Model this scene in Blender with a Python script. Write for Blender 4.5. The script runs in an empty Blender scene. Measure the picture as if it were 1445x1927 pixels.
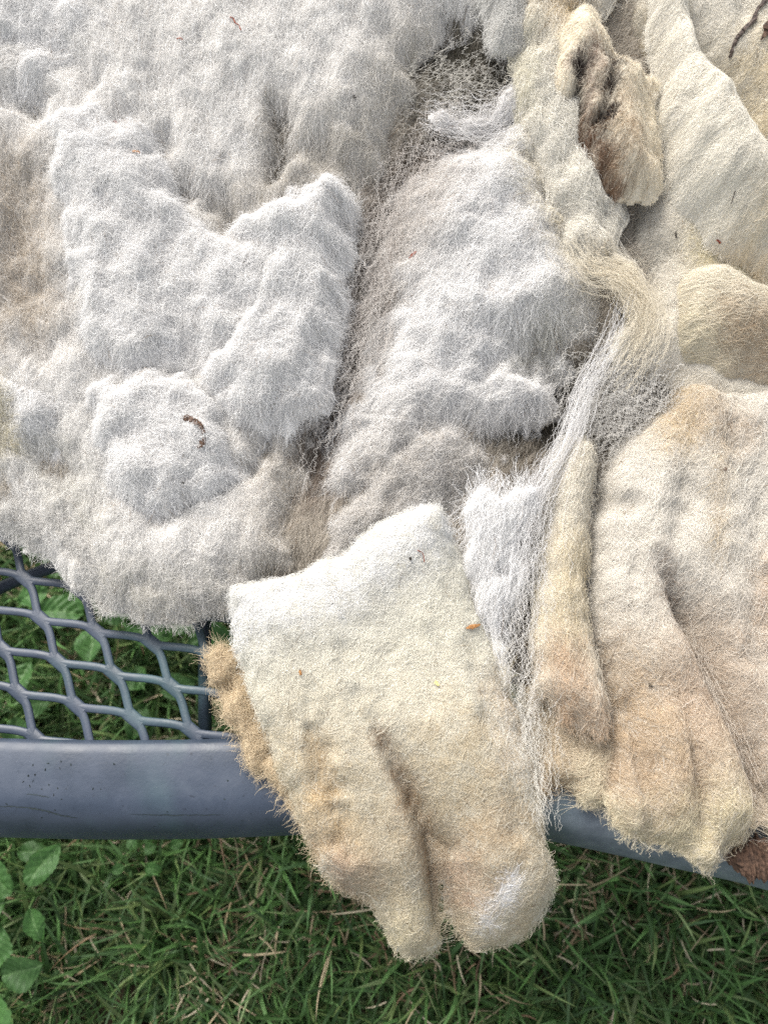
import bpy, bmesh, math, random
import numpy as np
from mathutils import Vector, Matrix
C = bpy.context.scene.collection
SC = bpy.context.scene
random.seed(7)
rng = np.random.default_rng(11)

# ------------------------------------------------------------------ camera, sky, sun, exposure
ZT = 0.38                       # table top height (m)
CAM = np.array([0.0, -0.150, ZT + 0.565])
TILT = math.radians(22)         # looking forward from straight down
LENS, SENS_H = 26.0, 34.6
cam_d = bpy.data.cameras.new('camera'); cam = bpy.data.objects.new('camera', cam_d); C.objects.link(cam)
cam.location = CAM; cam.rotation_euler = (TILT, 0, 0)
cam_d.sensor_fit = 'VERTICAL'; cam_d.sensor_height = SENS_H; cam_d.lens = LENS
cam_d.clip_start = 0.01; cam_d.clip_end = 200
cam_d.dof.use_dof = True; cam_d.dof.focus_distance = 0.56; cam_d.dof.aperture_fstop = 5.0
SC.camera = cam
w = bpy.data.worlds.new('World'); SC.world = w; w.use_nodes = True
nt = w.node_tree; nt.nodes.clear()
sky = nt.nodes.new('ShaderNodeTexSky'); sky.sky_type = 'NISHITA'; sky.sun_disc = False
SUN_EL, SUN_AZ = math.radians(48), math.radians(-32)       # azimuth clockwise from +Y
sky.sun_elevation = SUN_EL; sky.sun_rotation = SUN_AZ
sky.air_density = 0.8; sky.dust_density = 3.0; sky.ozone_density = 1.0
bg = nt.nodes.new('ShaderNodeBackground'); bg.inputs['Strength'].default_value = 0.15
ow = nt.nodes.new('ShaderNodeOutputWorld')
hsv = nt.nodes.new('ShaderNodeHueSaturation'); hsv.inputs['Saturation'].default_value = 0.22      # thin cloud veils the blue
nt.links.new(sky.outputs[0], hsv.inputs['Color']); nt.links.new(hsv.outputs[0], bg.inputs[0]); nt.links.new(bg.outputs[0], ow.inputs[0])
sd = bpy.data.lights.new('sun', 'SUN'); sd.energy = 2.3; sd.angle = math.radians(28); sd.color = (1.0, 0.945, 0.875)
sun = bpy.data.objects.new('sun', sd); C.objects.link(sun)
v = Vector((math.sin(SUN_AZ)*math.cos(SUN_EL), math.cos(SUN_AZ)*math.cos(SUN_EL), math.sin(SUN_EL)))
sun.rotation_euler = v.to_track_quat('Z', 'Y').to_euler(); sun.location = (0, 0, 3)
SC.view_settings.view_transform = 'Standard'; SC.view_settings.look = 'None'
SC.view_settings.exposure = 1.17; SC.view_settings.gamma = 1; SC.view_settings.use_curve_mapping = False
SC.cycles.max_bounces = 6; SC.cycles.diffuse_bounces = 4; SC.cycles.glossy_bounces = 2
SC.cycles.transmission_bounces = 3; SC.cycles.transparent_max_bounces = 6
SC.cycles.use_denoising = False
SC.cycles_curves.shape = 'RIBBONS'; SC.cycles_curves.subdivisions = 1

# ------------------------------------------------------------------ picture -> place
F = LENS / SENS_H * 1927.0
ct, st_ = math.cos(TILT), math.sin(TILT)
def ray(px, py):
    a = (np.asarray(px, float) - 722.5) / F; b = (963.5 - np.asarray(py, float)) / F
    # camera axes: right (1,0,0), up (0,ct,st), forward (0,st,-ct)
    return a, b*ct + st_, b*st_ - ct
def at(px, py, zf):
    """world point seen at a pixel of the photograph on the surface z = zf(x, y)"""
    dx, dy, dz = ray(px, py)
    z = np.full(np.shape(dx), ZT, float) if not callable(zf) else None
    if not callable(zf):
        t = (zf - CAM[2]) / dz
        return CAM[0]+dx*t, CAM[1]+dy*t
    t = (ZT - CAM[2]) / dz
    for _ in range(40):
        x, y = CAM[0]+dx*t, CAM[1]+dy*t
        t = 0.5*t + 0.5*(zf(x, y) - CAM[2]) / dz
    return CAM[0]+dx*t, CAM[1]+dy*t
Y0 = float(at(722, 1080, ZT)[1])
def zref(x, y):                 # the heap of wool rises away from the table edge
    u = (np.asarray(y) - Y0) / 0.05
    return ZT + 0.36*0.05*np.logaddexp(0, u)
PX = 0.535/1445                 # metres per photo pixel, near enough for widths

# ------------------------------------------------------------------ object helpers
def tag(o, label=None, cat=None, group=None, kind=None):
    for k, v_ in (('label', label), ('category', cat), ('group', group), ('kind', kind)):
        if v_: o[k] = v_
    return o
def empty(name, loc=(0, 0, 0)):
    o = bpy.data.objects.new(name, None); C.objects.link(o); o.location = loc
    o.empty_display_size = 0.01
    return o
def child(o, parent):
    if parent is not None:
        o.parent = parent
        o.matrix_parent_inverse = Matrix.Translation(parent.location).inverted()
    return o
def mesh_obj(name, verts, faces, mat, parent=None, smooth=True):
    me = bpy.data.meshes.new(name)
    me.from_pydata([tuple(p) for p in verts] if not isinstance(verts, list) else verts, [], faces)
    me.update()
    if smooth: me.polygons.foreach_set('use_smooth', [True]*len(me.polygons))
    if mat: me.materials.append(mat)
    o = bpy.data.objects.new(name, me); C.objects.link(o)
    return child(o, parent)
def fast_mesh(name, verts, quads, mat, parent=None):
    me = bpy.data.meshes.new(name)
    n, f = len(verts), len(quads); k = quads.shape[1]
    me.vertices.add(n); me.vertices.foreach_set('co', verts.astype(np.float32).ravel())
    me.loops.add(f*k); me.loops.foreach_set('vertex_index', quads.astype(np.int32).ravel())
    me.polygons.add(f); me.polygons.foreach_set('loop_start', np.arange(0, f*k, k, dtype=np.int32))
    me.polygons.foreach_set('use_smooth', np.ones(f, bool))
    me.update(calc_edges=True); me.validate()
    me.materials.append(mat)
    o = bpy.data.objects.new(name, me); C.objects.link(o)
    return child(o, parent)

# ------------------------------------------------------------------ materials
def new_mat(name):
    m = bpy.data.materials.new(name); m.use_nodes = True
    n = m.node_tree.nodes; b = n['Principled BSDF']
    return m, m.node_tree, b
def noise_node(t, scale, detail=4, coord=None, rough=0.6):
    n = t.nodes.new('ShaderNodeTexNoise'); n.inputs['Scale'].default_value = scale
    n.inputs['Detail'].default_value = detail; n.inputs['Roughness'].default_value = rough
    if coord is None:
        tc = t.nodes.new('ShaderNodeTexCoord'); coord = tc.outputs['Object']
    t.links.new(coord, n.inputs['Vector'])
    return n
def ramp(t, fac, stops):
    r = t.nodes.new('ShaderNodeValToRGB'); t.links.new(fac, r.inputs[0])
    e = r.color_ramp.elements
    while len(e) < len(stops): e.new(0.5)
    for i, (p, c) in enumerate(stops):
        e[i].position = p; e[i].color = (*c, 1) if len(c) == 3 else c
    return r
def bump(t, b, fac, strength, dist):
    bn = t.nodes.new('ShaderNodeBump'); bn.inputs['Strength'].default_value = strength; bn.inputs['Distance'].default_value = dist
    t.links.new(fac, bn.inputs['Height']); t.links.new(bn.outputs[0], b.inputs['Normal'])

def wool_mat(name, fibre):
    m, t, b = new_mat(name)
    a = t.nodes.new('ShaderNodeAttribute'); a.attribute_name = 'wool_colour'
    b.inputs['Roughness'].default_value = 0.85 if not fibre else 0.6
    b.inputs['Specular IOR Level'].default_value = 0.1 if not fibre else 0.25
    if fibre:
        t.links.new(a.outputs['Color'], b.inputs['Base Color'])
        tr = t.nodes.new('ShaderNodeBsdfTranslucent'); t.links.new(a.outputs['Color'], tr.inputs['Color'])
        mx = t.nodes.new('ShaderNodeMixShader'); mx.inputs[0].default_value = 0.25
        t.links.new(b.outputs[0], mx.inputs[1]); t.links.new(tr.outputs[0], mx.inputs[2])
        t.links.new(mx.outputs[0], t.nodes['Material Output'].inputs[0])
    else:
        n1 = noise_node(t, 700, 3)
        hs = t.nodes.new('ShaderNodeMix'); hs.data_type = 'RGBA'; hs.blend_type = 'MULTIPLY'; hs.inputs[0].default_value = 1
        r = ramp(t, n1.outputs[0], [(0.35, (0.72, 0.71, 0.69)), (0.65, (0.95, 0.95, 0.95))])
        t.links.new(a.outputs['Color'], hs.inputs[6]); t.links.new(r.outputs[0], hs.inputs[7])
        t.links.new(hs.outputs[2], b.inputs['Base Color'])
        n2 = noise_node(t, 900, 5)
        bump(t, b, n2.outputs[0], 0.8, 0.001)
    return m
M_WOOL = wool_mat('felted_wool', False)
M_FIB = wool_mat('wool_fibre', True)

m, t, b = new_mat('grey_blue_plastisol'); M_METAL = m
n = noise_node(t, 28, 5); r = ramp(t, n.outputs[0], [(0.3, (0.020, 0.030, 0.047)), (0.55, (0.031, 0.043, 0.066)), (0.75, (0.050, 0.063, 0.088))])
n2 = noise_node(t, 260, 4); r2 = ramp(t, n2.outputs[0], [(0.29, (0.4, 0.43, 0.47)), (0.37, (1, 1, 1))])
mx = t.nodes.new('ShaderNodeMix'); mx.data_type = 'RGBA'; mx.blend_type = 'MULTIPLY'; mx.inputs[0].default_value = 0.8
t.links.new(r.outputs[0], mx.inputs[6]); t.links.new(r2.outputs[0], mx.inputs[7])
n3 = noise_node(t, 9, 3); r3 = ramp(t, n3.outputs[0], [(0.52, (0, 0, 0)), (0.7, (1, 1, 1))])
mg = t.nodes.new('ShaderNodeMix'); mg.data_type = 'RGBA'; mg.inputs[7].default_value = (0.035, 0.075, 0.080, 1)
mul = t.nodes.new('ShaderNodeMath'); mul.operation = 'MULTIPLY'; mul.inputs[1].default_value = 0.7
t.links.new(r3.outputs[0], mul.inputs[0]); t.links.new(mul.outputs[0], mg.inputs[0]); t.links.new(mx.outputs[2], mg.inputs[6])
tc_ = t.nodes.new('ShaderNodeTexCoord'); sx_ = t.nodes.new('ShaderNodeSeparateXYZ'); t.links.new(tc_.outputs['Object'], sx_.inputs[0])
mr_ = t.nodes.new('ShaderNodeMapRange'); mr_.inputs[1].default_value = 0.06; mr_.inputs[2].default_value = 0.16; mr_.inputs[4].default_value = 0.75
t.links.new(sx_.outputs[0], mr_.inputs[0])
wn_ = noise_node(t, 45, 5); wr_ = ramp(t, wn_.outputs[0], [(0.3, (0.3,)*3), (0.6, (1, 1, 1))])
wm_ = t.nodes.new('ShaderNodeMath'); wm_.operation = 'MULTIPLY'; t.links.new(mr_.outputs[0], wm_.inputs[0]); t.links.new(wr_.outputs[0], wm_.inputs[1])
wx_ = t.nodes.new('ShaderNodeMix'); wx_.data_type = 'RGBA'; wx_.inputs[7].default_value = (0.17, 0.20, 0.225, 1)     # coating mixed paler towards the right
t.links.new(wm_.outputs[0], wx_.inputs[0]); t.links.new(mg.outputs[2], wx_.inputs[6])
t.links.new(wx_.outputs[2], b.inputs['Base Color'])
rr = ramp(t, n.outputs[0], [(0.3, (0.38,)*3), (0.7, (0.58,)*3)]); t.links.new(rr.outputs[0], b.inputs['Roughness'])
b.inputs['Specular IOR Level'].default_value = 0.4
n4 = noise_node(t, 350, 5); bump(t, b, n4.outputs[0], 0.25, 0.0006)

def simple_mat(name, c1, c2, scale, rough=0.7, bs=0.3, bd=0.0005, spec=0.3, trans=0.0):
    m, t, b = new_mat(name)
    n = noise_node(t, scale, 4); r = ramp(t, n.outputs[0], [(0.35, c1), (0.65, c2)])
    t.links.new(r.outputs[0], b.inputs['Base Color']); b.inputs['Roughness'].default_value = rough
    b.inputs['Specular IOR Level'].default_value = spec
    bump(t, b, n.outputs[0], bs, bd)
    if trans:
        tr = t.nodes.new('ShaderNodeBsdfTranslucent'); t.links.new(r.outputs[0], tr.inputs['Color'])
        mx = t.nodes.new('ShaderNodeMixShader'); mx.inputs[0].default_value = trans
        t.links.new(b.outputs[0], mx.inputs[1]); t.links.new(tr.outputs[0], mx.inputs[2])
        t.links.new(mx.outputs[0], t.nodes['Material Output'].inputs[0])
    return m
M_SOIL = simple_mat('soil', (0.018, 0.014, 0.009), (0.06, 0.045, 0.028), 60, 0.95, 0.8, 0.004, 0.1)
M_BARK = simple_mat('brown_bark', (0.03, 0.019, 0.014), (0.115, 0.070, 0.048), 420, 0.8, 0.9, 0.0008, 0.2)
M_BARKD = simple_mat('dark_stem', (0.03, 0.022, 0.02), (0.10, 0.075, 0.06), 500, 0.7, 0.9, 0.0006, 0.3)
M_HUSK = simple_mat('orange_husk', (0.20, 0.08, 0.025), (0.42, 0.22, 0.08), 500, 0.7, 0.6, 0.0003)
M_REDV = simple_mat('red_brown_vegetable_bit', (0.10, 0.02, 0.012), (0.26, 0.07, 0.035), 600, 0.7, 0.5, 0.0002)
M_DARK = simple_mat('blackish_grit', (0.012, 0.010, 0.008), (0.035, 0.028, 0.02), 600, 0.7, 0.5, 0.0002)
M_YEL = simple_mat('yellow_chaff', (0.65, 0.55, 0.12), (0.8, 0.7, 0.3), 600, 0.7, 0.5, 0.0002)
M_LEAF = simple_mat('weed_leaf', (0.035, 0.10, 0.022), (0.075, 0.18, 0.04), 120, 0.45, 0.4, 0.0008, 0.4, 0.25)
M_STEM = simple_mat('weed_stem', (0.05, 0.11, 0.025), (0.09, 0.16, 0.05), 200, 0.5)
def blade_mat(name, spec, trans):
    m, t, b = new_mat(name)
    a = t.nodes.new('ShaderNodeAttribute'); a.attribute_name = 'blade_colour'
    t.links.new(a.outputs['Color'], b.inputs['Base Color']); b.inputs['Roughness'].default_value = 0.5
    b.inputs['Specular IOR Level'].default_value = spec
    tr = t.nodes.new('ShaderNodeBsdfTranslucent'); t.links.new(a.outputs['Color'], tr.inputs['Color'])
    mx = t.nodes.new('ShaderNodeMixShader'); mx.inputs[0].default_value = trans
    t.links.new(b.outputs[0], mx.inputs[1]); t.links.new(tr.outputs[0], mx.inputs[2])
    t.links.new(mx.outputs[0], t.nodes['Material Output'].inputs[0])
    return m
M_GRASS = blade_mat('grass_blade', 0.3, 0.3)
M_DRY = blade_mat('dry_blade', 0.2, 0.15)

# ------------------------------------------------------------------ ground
gx = np.linspace(-1, 1, 81); X, Yg = np.meshgrid(gx*0.9, gx*0.9)
Zg = 0.004*np.sin(X*23+1.3)*np.cos(Yg*19) + 0.003*rng.standard_normal(X.shape)
gv = np.stack([X, Yg, Zg], -1).reshape(-1, 3); N = 81
idx = np.arange(N*N).reshape(N, N)
gq = np.stack([idx[:-1, :-1], idx[:-1, 1:], idx[1:, 1:], idx[1:, :-1]], -1).reshape(-1, 4)
tag(fast_mesh('ground', gv, gq, M_SOIL), 'dark soil under the grass', kind='structure')
R_ = 60.0; k = 0.9
fv = np.array([[-R_, -R_, -0.012], [R_, -R_, -0.012], [R_, R_, -0.012], [-R_, R_, -0.012]])
tag(fast_mesh('lawn', fv, np.array([[0, 1, 2, 3]]), simple_mat('far_lawn', (0.03, 0.06, 0.015), (0.06, 0.10, 0.03), 30, 0.9)), 'lawn running on around the table', kind='structure')

def blades(name, n, area, length, width, cols, mat, lean, seed, clump=None, zup=0.0):
    g = np.random.default_rng(seed)
    x = g.uniform(area[0], area[1], n); y = g.uniform(area[2], area[3], n)
    if clump:
        cx = g.uniform(area[0], area[1], clump[0]); cy = g.uniform(area[2], area[3], clump[0])
        j = g.integers(0, clump[0], n); x = cx[j] + g.normal(0, clump[1], n); y = cy[j] + g.normal(0, clump[1], n)
    S = 6
    L = g.uniform(*length, n); W = g.uniform(*width, n)*0.5
    az = g.uniform(0, 2*np.pi, n); ln = np.clip(g.normal(lean[0], lean[1], n), 0.05, 1.5); cv = g.normal(0.5, 0.5, n)
    tw = g.uniform(0, np.pi, n)*0.6
    s = np.linspace(0, 1, S)[None, :]
    th = ln[:, None] + cv[:, None]*s            # angle from vertical
    ds = L[:, None]/(S-1)
    hx = np.cumsum(np.sin(th)*ds, 1) - np.sin(th[:, :1])*ds; hz = np.cumsum(np.cos(th)*ds, 1) - np.cos(th[:, :1])*ds
    bend = az[:, None] + g.normal(0, 0.35, n)[:, None]*s
    px = x[:, None] + hx*np.cos(bend); py = y[:, None] + hx*np.sin(bend); pz = hz + g.uniform(-0.002, 0.004, n)[:, None] + g.uniform(0, zup, n)[:, None]
    pz = np.maximum(pz, 0.003 + 0.004*g.random(n)[:, None])
    wd = W[:, None]*np.sqrt(np.clip(1 - s**2.2, 0, 1))*(0.75 + 0.5*s*(1-s)*2)
    ax = -np.sin(bend + tw[:, None]*s); ay = np.cos(bend + tw[:, None]*s)
    k = 3                                      # V-shaped cross section: left edge, midrib, right edge
    V = np.empty((n, S, 3, 3))
    for q, sg in enumerate((-1, 0, 1)):
        V[:, :, q, 0] = px + sg*wd*ax; V[:, :, q, 1] = py + sg*wd*ay
        V[:, :, q, 2] = pz + abs(sg)*wd*0.45 + sg*wd*np.sin(tw)[:, None]*0.6
    base = (np.arange(n)*S*3)[:, None, None]; si = (np.arange(S-1)*3)[None, :, None]; qi = np.arange(2)[None, None, :]
    a = base+si+qi
    Q = np.stack([a, a+1, a+4, a+3], -1).reshape(-1, 4)
    o = fast_mesh(name, V.reshape(-1, 3), Q, mat)
    cols = np.array(cols); ci = g.integers(0, len(cols), n)
    col = cols[ci]*g.uniform(0.6, 1.3, (n, 1)); col = np.repeat(col[:, None, :], S*3, 1).copy()
    rgba = np.ones((n*S*3, 4), np.float32); rgba[:, :3] = col.reshape(-1, 3)
    at_ = o.data.attributes.new('blade_colour', 'FLOAT_COLOR', 'POINT'); at_.data.foreach_set('color', rgba.ravel())
    return o
GREENS = [(0.20, 0.27, 0.12), (0.12, 0.24, 0.075), (0.07, 0.145, 0.045), (0.10, 0.20, 0.06), (0.12, 0.22, 0.08), (0.085, 0.16, 0.065), (0.17, 0.24, 0.085), (0.05, 0.10, 0.035)]
TANS = [(0.30, 0.23, 0.14), (0.42, 0.34, 0.22), (0.20, 0.13, 0.08), (0.5, 0.43, 0.31)]
tag(blades('grass', 38000, (-0.75, 0.75, -0.62, 0.55), (0.035, 0.10), (0.0020, 0.0050), GREENS, M_GRASS, (0.8, 0.35), 3, (2200, 0.014)),
    'lush green lawn grass below the table', 'grass', kind='stuff')
tag(blades('fine_grass', 26000, (-0.7, 0.7, -0.55, 0.4), (0.02, 0.06), (0.0009, 0.002), GREENS, M_GRASS, (0.9, 0.4), 5),
    'fine thin grass between the broader blades', 'grass', kind='stuff')
tag(blades('dry_grass', 7500, (-0.7, 0.7, -0.6, 0.4), (0.012, 0.06), (0.0008, 0.0026), TANS, M_DRY, (1.35, 0.3), 9, (420, 0.02), 0.034),
    'dead straw coloured grass lying in the lawn', 'dry grass', kind='stuff')

# ------------------------------------------------------------------ broad-leaved weeds
def leaf_mesh(L, W, lobes, seed):
    g = random.Random(seed); nu, nv = 33, 15
    vs, fs, cs = [], [], []
    for i in range(nu):
        u = i/(nu-1)
        saw = 1 + (0.10 if lobes > 2 else 0.02)*(abs(((u*lobes*1.5) % 1)-0.5)*2-0.5) + 0.05*math.sin(u*11+seed)
        half = W/2*math.sin(math.pi*min(1, (u**0.85)*0.97+0.02))**0.8*saw
        for j in range(nv):
            q = j/(nv-1)*2-1
            vein = math.exp(-(abs(q)/0.06)**2)*0.9
            sv = abs(((u*6 - abs(q)*1.3) % 1)-0.5)*2
            vein = max(vein, 0.55*math.exp(-((1-sv)/0.13)**2)*(1-abs(q)**3))
            z = 0.12*W*abs(q) + 0.22*L*u*(1-u) - 0.12*L*u*u + 0.05*W*math.sin(7*u+3*q+seed) - 0.018*W*vein + 0.02*W*math.sin(u*37+abs(q)*9)
            vs.append((u*L, half*q + 0.05*L*math.sin(2.2*u+seed), z))
            n_ = 0.85+0.25*g.random(); edge = 0.25 if (abs(q) > 0.9 and g.random() < 0.15) else 0
            a = np.array((0.05, 0.125, 0.032))*n_*(1-0.0*u)+np.array((0.07, 0.10, 0.05))*vein+np.array((0.18, 0.12, 0.04))*edge
            cs.append(a)
    for i in range(nu-1):
        for j in range(nv-1):
            a = i*nv+j; fs.append((a, a+1, a+nv+1, a+nv))
    return vs, fs, cs
def tube(pts, rad, sides=8, flat=1.0):
    """tapered tube along points; returns verts, faces"""
    pts = [Vector(p) for p in pts]; n = len(pts)
    vs, fs = [], []
    for i, p in enumerate(pts):
        d = (pts[min(i+1, n-1)] - pts[max(i-1, 0)]).normalized()
        up = Vector((0, 0, 1)) if abs(d.z) < 0.9 else Vector((0, 1, 0))
        a = d.cross(up).normalized(); b_ = a.cross(d)
        r_ = rad[i] if hasattr(rad, '__len__') else rad
        for k_ in range(sides):
            th = 2*math.pi*k_/sides
            vs.append(p + a*(r_*math.cos(th)) + b_*(r_*flat*math.sin(th)))
    for i in range(n-1):
        for k_ in range(sides):
            a0 = i*sides+k_; a1 = i*sides+(k_+1) % sides
            fs.append((a0, a1, a1+sides, a0+sides))
    fs.append(tuple(range(sides-1, -1, -1))); fs.append(tuple(range((n-1)*sides, n*sides)))
    return vs, fs
def weed(px, py, h, leaves, label, seed):
    x, y = at(px, py, h); x, y = float(x), float(y)
    root = empty('weed_plant', (x, y, 0.0)); tag(root, label, 'weed', 'broad-leaved weeds in the lawn')
    g = random.Random(seed)
    for i, (ang, L, W, lob, tz) in enumerate(leaves):
        vs, fs, cs = leaf_mesh(L, W, lob, seed+i)
        a = math.radians(ang); tilt = math.radians(g.uniform(-12, 22))
        base = Vector((math.cos(a)*0.012, math.sin(a)*0.012, h + tz))
        Mx = Matrix.Translation(Vector((x, y, 0)) + base) @ Matrix.Rotation(a, 4, 'Z') @ Matrix.Rotation(-tilt, 4, 'Y') @ Matrix.Rotation(math.radians(g.uniform(-15, 15)), 4, 'X')
        lf = mesh_obj('leaf', [Mx @ Vector(v_) for v_ in vs], fs, M_GRASS, root)
        rg = np.ones((len(vs), 4), np.float32); rg[:, :3] = np.array(cs)*g.uniform(0.75, 1.3)
        lf.data.attributes.new('blade_colour', 'FLOAT_COLOR', 'POINT').data.foreach_set('color', rg.ravel())
        vs, fs = tube([(x + g.uniform(-.004, .004), y, 0), (x, y, h*0.6), Vector((x, y, 0))+base], [0.0016, 0.0013, 0.001], 6)
        mesh_obj('stalk', vs, fs, M_STEM, root)
weed(40, 1690, 0.085, [(60, 0.046, 0.028, 7, 0.0), (150, 0.05, 0.032, 6, -0.006), (-60, 0.034, 0.02, 3, -.01), (200, 0.04, 0.028, 5, 0.008)], 'weed with big toothed leaves at the far left below the table rim', 1)
weed(-15, 1850, 0.08, [(20, 0.045, 0.034, 5, 0), (-60, 0.06, 0.034, 5, 0), (90, 0.04, 0.03, 5, 0)], 'weed with pale toothed leaves in the bottom left corner', 2)
weed(15, 1600, 0.06, [(80, 0.03, 0.022, 3, 0), (0, 0.034, 0.02, 3, 0), (200, 0.03, 0.02, 3, 0)], 'dark leaved weed just under the rim at the left', 3)
weed(255, 1622, 0.05, [(110, 0.016, 0.012, 1, 0), (-20, 0.018, 0.014, 2, 0), (200, 0.014, 0.012, 1, 0), (40, .014, .012, 1, 0)], 'small round leaved weed below the rim, left of centre', 4)
weed(175, 1165, 0.07, [(170, 0.055, 0.042, 1, 0), (20, 0.05, 0.04, 1, 0), (280, 0.045, 0.036, 1, 0.004)], 'smooth leaved weed under the mesh beside the wool edge', 5)
weed(335, 1215, 0.06, [(150, 0.06, 0.045, 1, 0), (10, 0.055, 0.04, 1, 0), (80, 0.05, 0.04, 1, 0)], 'broad leaved weed under the mesh beside the support tube', 6)
weed(25, 1330, 0.07, [(80, 0.04, 0.032, 1, 0), (170, 0.045, 0.03, 1, 0), (-70, 0.04, 0.03, 1, 0), (10, .03, .028, 1, 0)], 'light green weed under the mesh at the left edge', 7)
weed(110, 1105, 0.06, [(100, 0.04, 0.03, 1, 0), (200, 0.04, 0.03, 1, 0), (-30, 0.04, 0.03, 1, 0)], 'small weed under the uppermost open mesh holes', 8)
weed(285, 1310, 0.05, [(20, 0.04, 0.032, 1, 0), (140, 0.04, 0.03, 1, 0), (250, 0.04, 0.03, 1, 0)], 'low weed under the middle of the open mesh', 9)
weed(300, 1600, 0.035, [(20, 0.016, 0.012, 1, 0), (140, 0.014, 0.012, 1, 0), (250, 0.016, 0.012, 1, 0)], 'tiny weed close under the dark rim side', 10)

# ------------------------------------------------------------------ table
def smooth_path(pts, n):
    P = np.array(pts, float); P = np.vstack([2*P[0]-P[1], P, 2*P[-1]-P[-2]])
    out = []; segs = len(P)-3
    for q in np.linspace(0, segs-1e-6, n):
        i = int(q); t_ = q-i; a, b_, c, d = P[i:i+4]
        out.append(0.5*((2*b_)+(-a+c)*t_+(2*a-5*b_+4*c-d)*t_*t_+(-a+3*b_-3*c+d)*t_**3))
    return np.array(out)
table = empty('garden_table', (0.0, float(at(722, 1500, ZT)[1]), 0.0))
tag(table, 'grey blue expanded metal garden table under the fleece, with a broad rounded rim', 'table')
# rim: swept profile (width 66 mm, rounded outer shoulder, turned down outside)
RIM_PX = [(-420, 1560), (-200, 1568), (0, 1576), (200, 1580), (400, 1578), (600, 1570), (800, 1564), (950, 1570), (1080, 1592), (1250, 1630), (1445, 1676), (1700, 1760), (2000, 1880)]
px_, py_ = np.array(RIM_PX).T
rx, ry = at(px_, py_, ZT-0.036)
path = smooth_path(np.stack([rx, ry], 1), 120)
tan = np.gradient(path, axis=0); tan /= np.linalg.norm(tan, axis=1)[:, None]
nin = np.stack([-tan[:, 1], tan[:, 0]], 1)          # inward (+y side)
prof = []                                           # (inward offset, z)
for a in np.linspace(0, 90, 13):
    r0 = 0.033; prof.append((r0 - r0*math.cos(math.radians(a))**0.9 if a < 90 else r0, -0.040 + 0.040*math.sin(math.radians(a))))
prof += [(0.040, 0.0007), (0.047, 0.0010), (0.056, 0.0010), (0.062, 0.0002), (0.0655, -0.003), (0.066, -0.008), (0.064, -0.012), (0.055, -0.013), (0.030, -0.019), (0.012, -0.048)]
K = len(prof); vs = []
for i in range(len(path)):
    for o_, z_ in prof:
        vs.append((path[i, 0]+nin[i, 0]*o_, path[i, 1]+nin[i, 1]*o_, ZT+0.002+z_))
fs = []
for i in range(len(path)-1):
    for k_ in range(K):
        a = i*K+k_; b_ = i*K+(k_+1) % K; fs.append((a, b_, b_+K, a+K))
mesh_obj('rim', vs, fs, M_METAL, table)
from mathutils.bvhtree import BVHTree
rim_tree = BVHTree.FromPolygons([Vector(p) for p in vs], fs)
def on_rim(px, py):
    d = Vector([float(q) for q in ray(px, py)]).normalized()
    h_ = rim_tree.ray_cast(Vector(CAM), d); return h_[0]-d*0.00018, h_[1]
def scratch(pts, wmm, seed):
    g_ = random.Random(seed); P = smooth_path(pts, max(8, len(pts)*7)); sv, sf = [], []
    for i, p in enumerate(P):
        q, n_ = on_rim(p[0]+g_.uniform(-.8, .8), p[1]+g_.uniform(-.8, .8)); u = i/(len(P)-1)
        q2, _ = on_rim(p[0], p[1]-3); t_ = (q2-q).normalized(); ww = wmm*0.0005*(math.sin(math.pi*u)**0.5+0.1)*g_.uniform(0.5, 1.5)
        sv += [q-t_*ww, q+t_*ww]
    for i in range(len(P)-1): sf.append((2*i, 2*i+2, 2*i+3, 2*i+1))
    mesh_obj('scratch', sv, sf, M_CHIP, table)
M_CHIP = simple_mat('chipped_dark_metal', (0.012, 0.016, 0.018), (0.03, 0.045, 0.045), 500, 0.8)
scratch([(-6, 1517), (40, 1519), (80, 1524), (112, 1533), (146, 1540)], 0.9, 1)
scratch([(50, 1494), (70, 1496), (94, 1500)], 0.5, 2)
scratch([(240, 1532), (330, 1534), (420, 1533)], 0.45, 3)
g_ = random.Random(8)
for q_ in range(26):
    x_, y_ = (g_.gauss(85, 45), g_.gauss(1458, 26)) if q_ < 18 else (g_.uniform(10, 440), g_.uniform(1420, 1530))
    if not (4 < x_ < 450 and 1412 < y_ < 1550): continue
    a_ = g_.uniform(0, 3); l_ = g_.uniform(1.5, 5)
    scratch([(x_, y_), (x_+l_*math.cos(a_), y_+l_*math.sin(a_))], g_.uniform(0.4, 1.2), 20+q_)
# expanded metal panel
fs = fs[:0]; A0 = np.array(at(139.0, 1325.0, ZT)).ravel(); Rv = np.array(at(250.0, 1350.0, ZT)).ravel()-A0; Dv = np.array(at(174.0, 1412.0, ZT)).ravel()-A0
Rv *= 0.985
bond = (Rv*0.13 + Dv*0.17)
inner_edge = lambda x: np.interp(x, path[:, 0]+nin[:, 0]*0.06, path[:, 1]+nin[:, 1]*0.06)
vs, fs = [], []
def strand(P, w_, th_):
    P = P[P[:, 1] > inner_edge(P[:, 0])-0.012]
    if len(P) < 2: return
    base = len(vs); n_ = len(P)
    for i in range(n_):
        d = P[min(i+1, n_-1)]-P[max(i-1, 0)]; d = d/np.linalg.norm(d); s_ = np.array([-d[1], d[0]])
        for (a, z_) in ((-1, -0.6), (-1, 0.25), (-0.72, 0.85), (0, 1.0), (0.72, 0.85), (1, 0.25), (1, -0.6), (0.5, -1), (-0.5, -1)):
            q = P[i]+s_*a*w_*0.5
            vs.append((q[0], q[1], ZT-0.004+z_*th_*0.5))
    for i in range(n_-1):
        for k_ in range(9):
            a = base+i*9+k_; b_ = base+i*9+(k_+1) % 9; fs.append((a, b_, b_+9, a+9))
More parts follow.
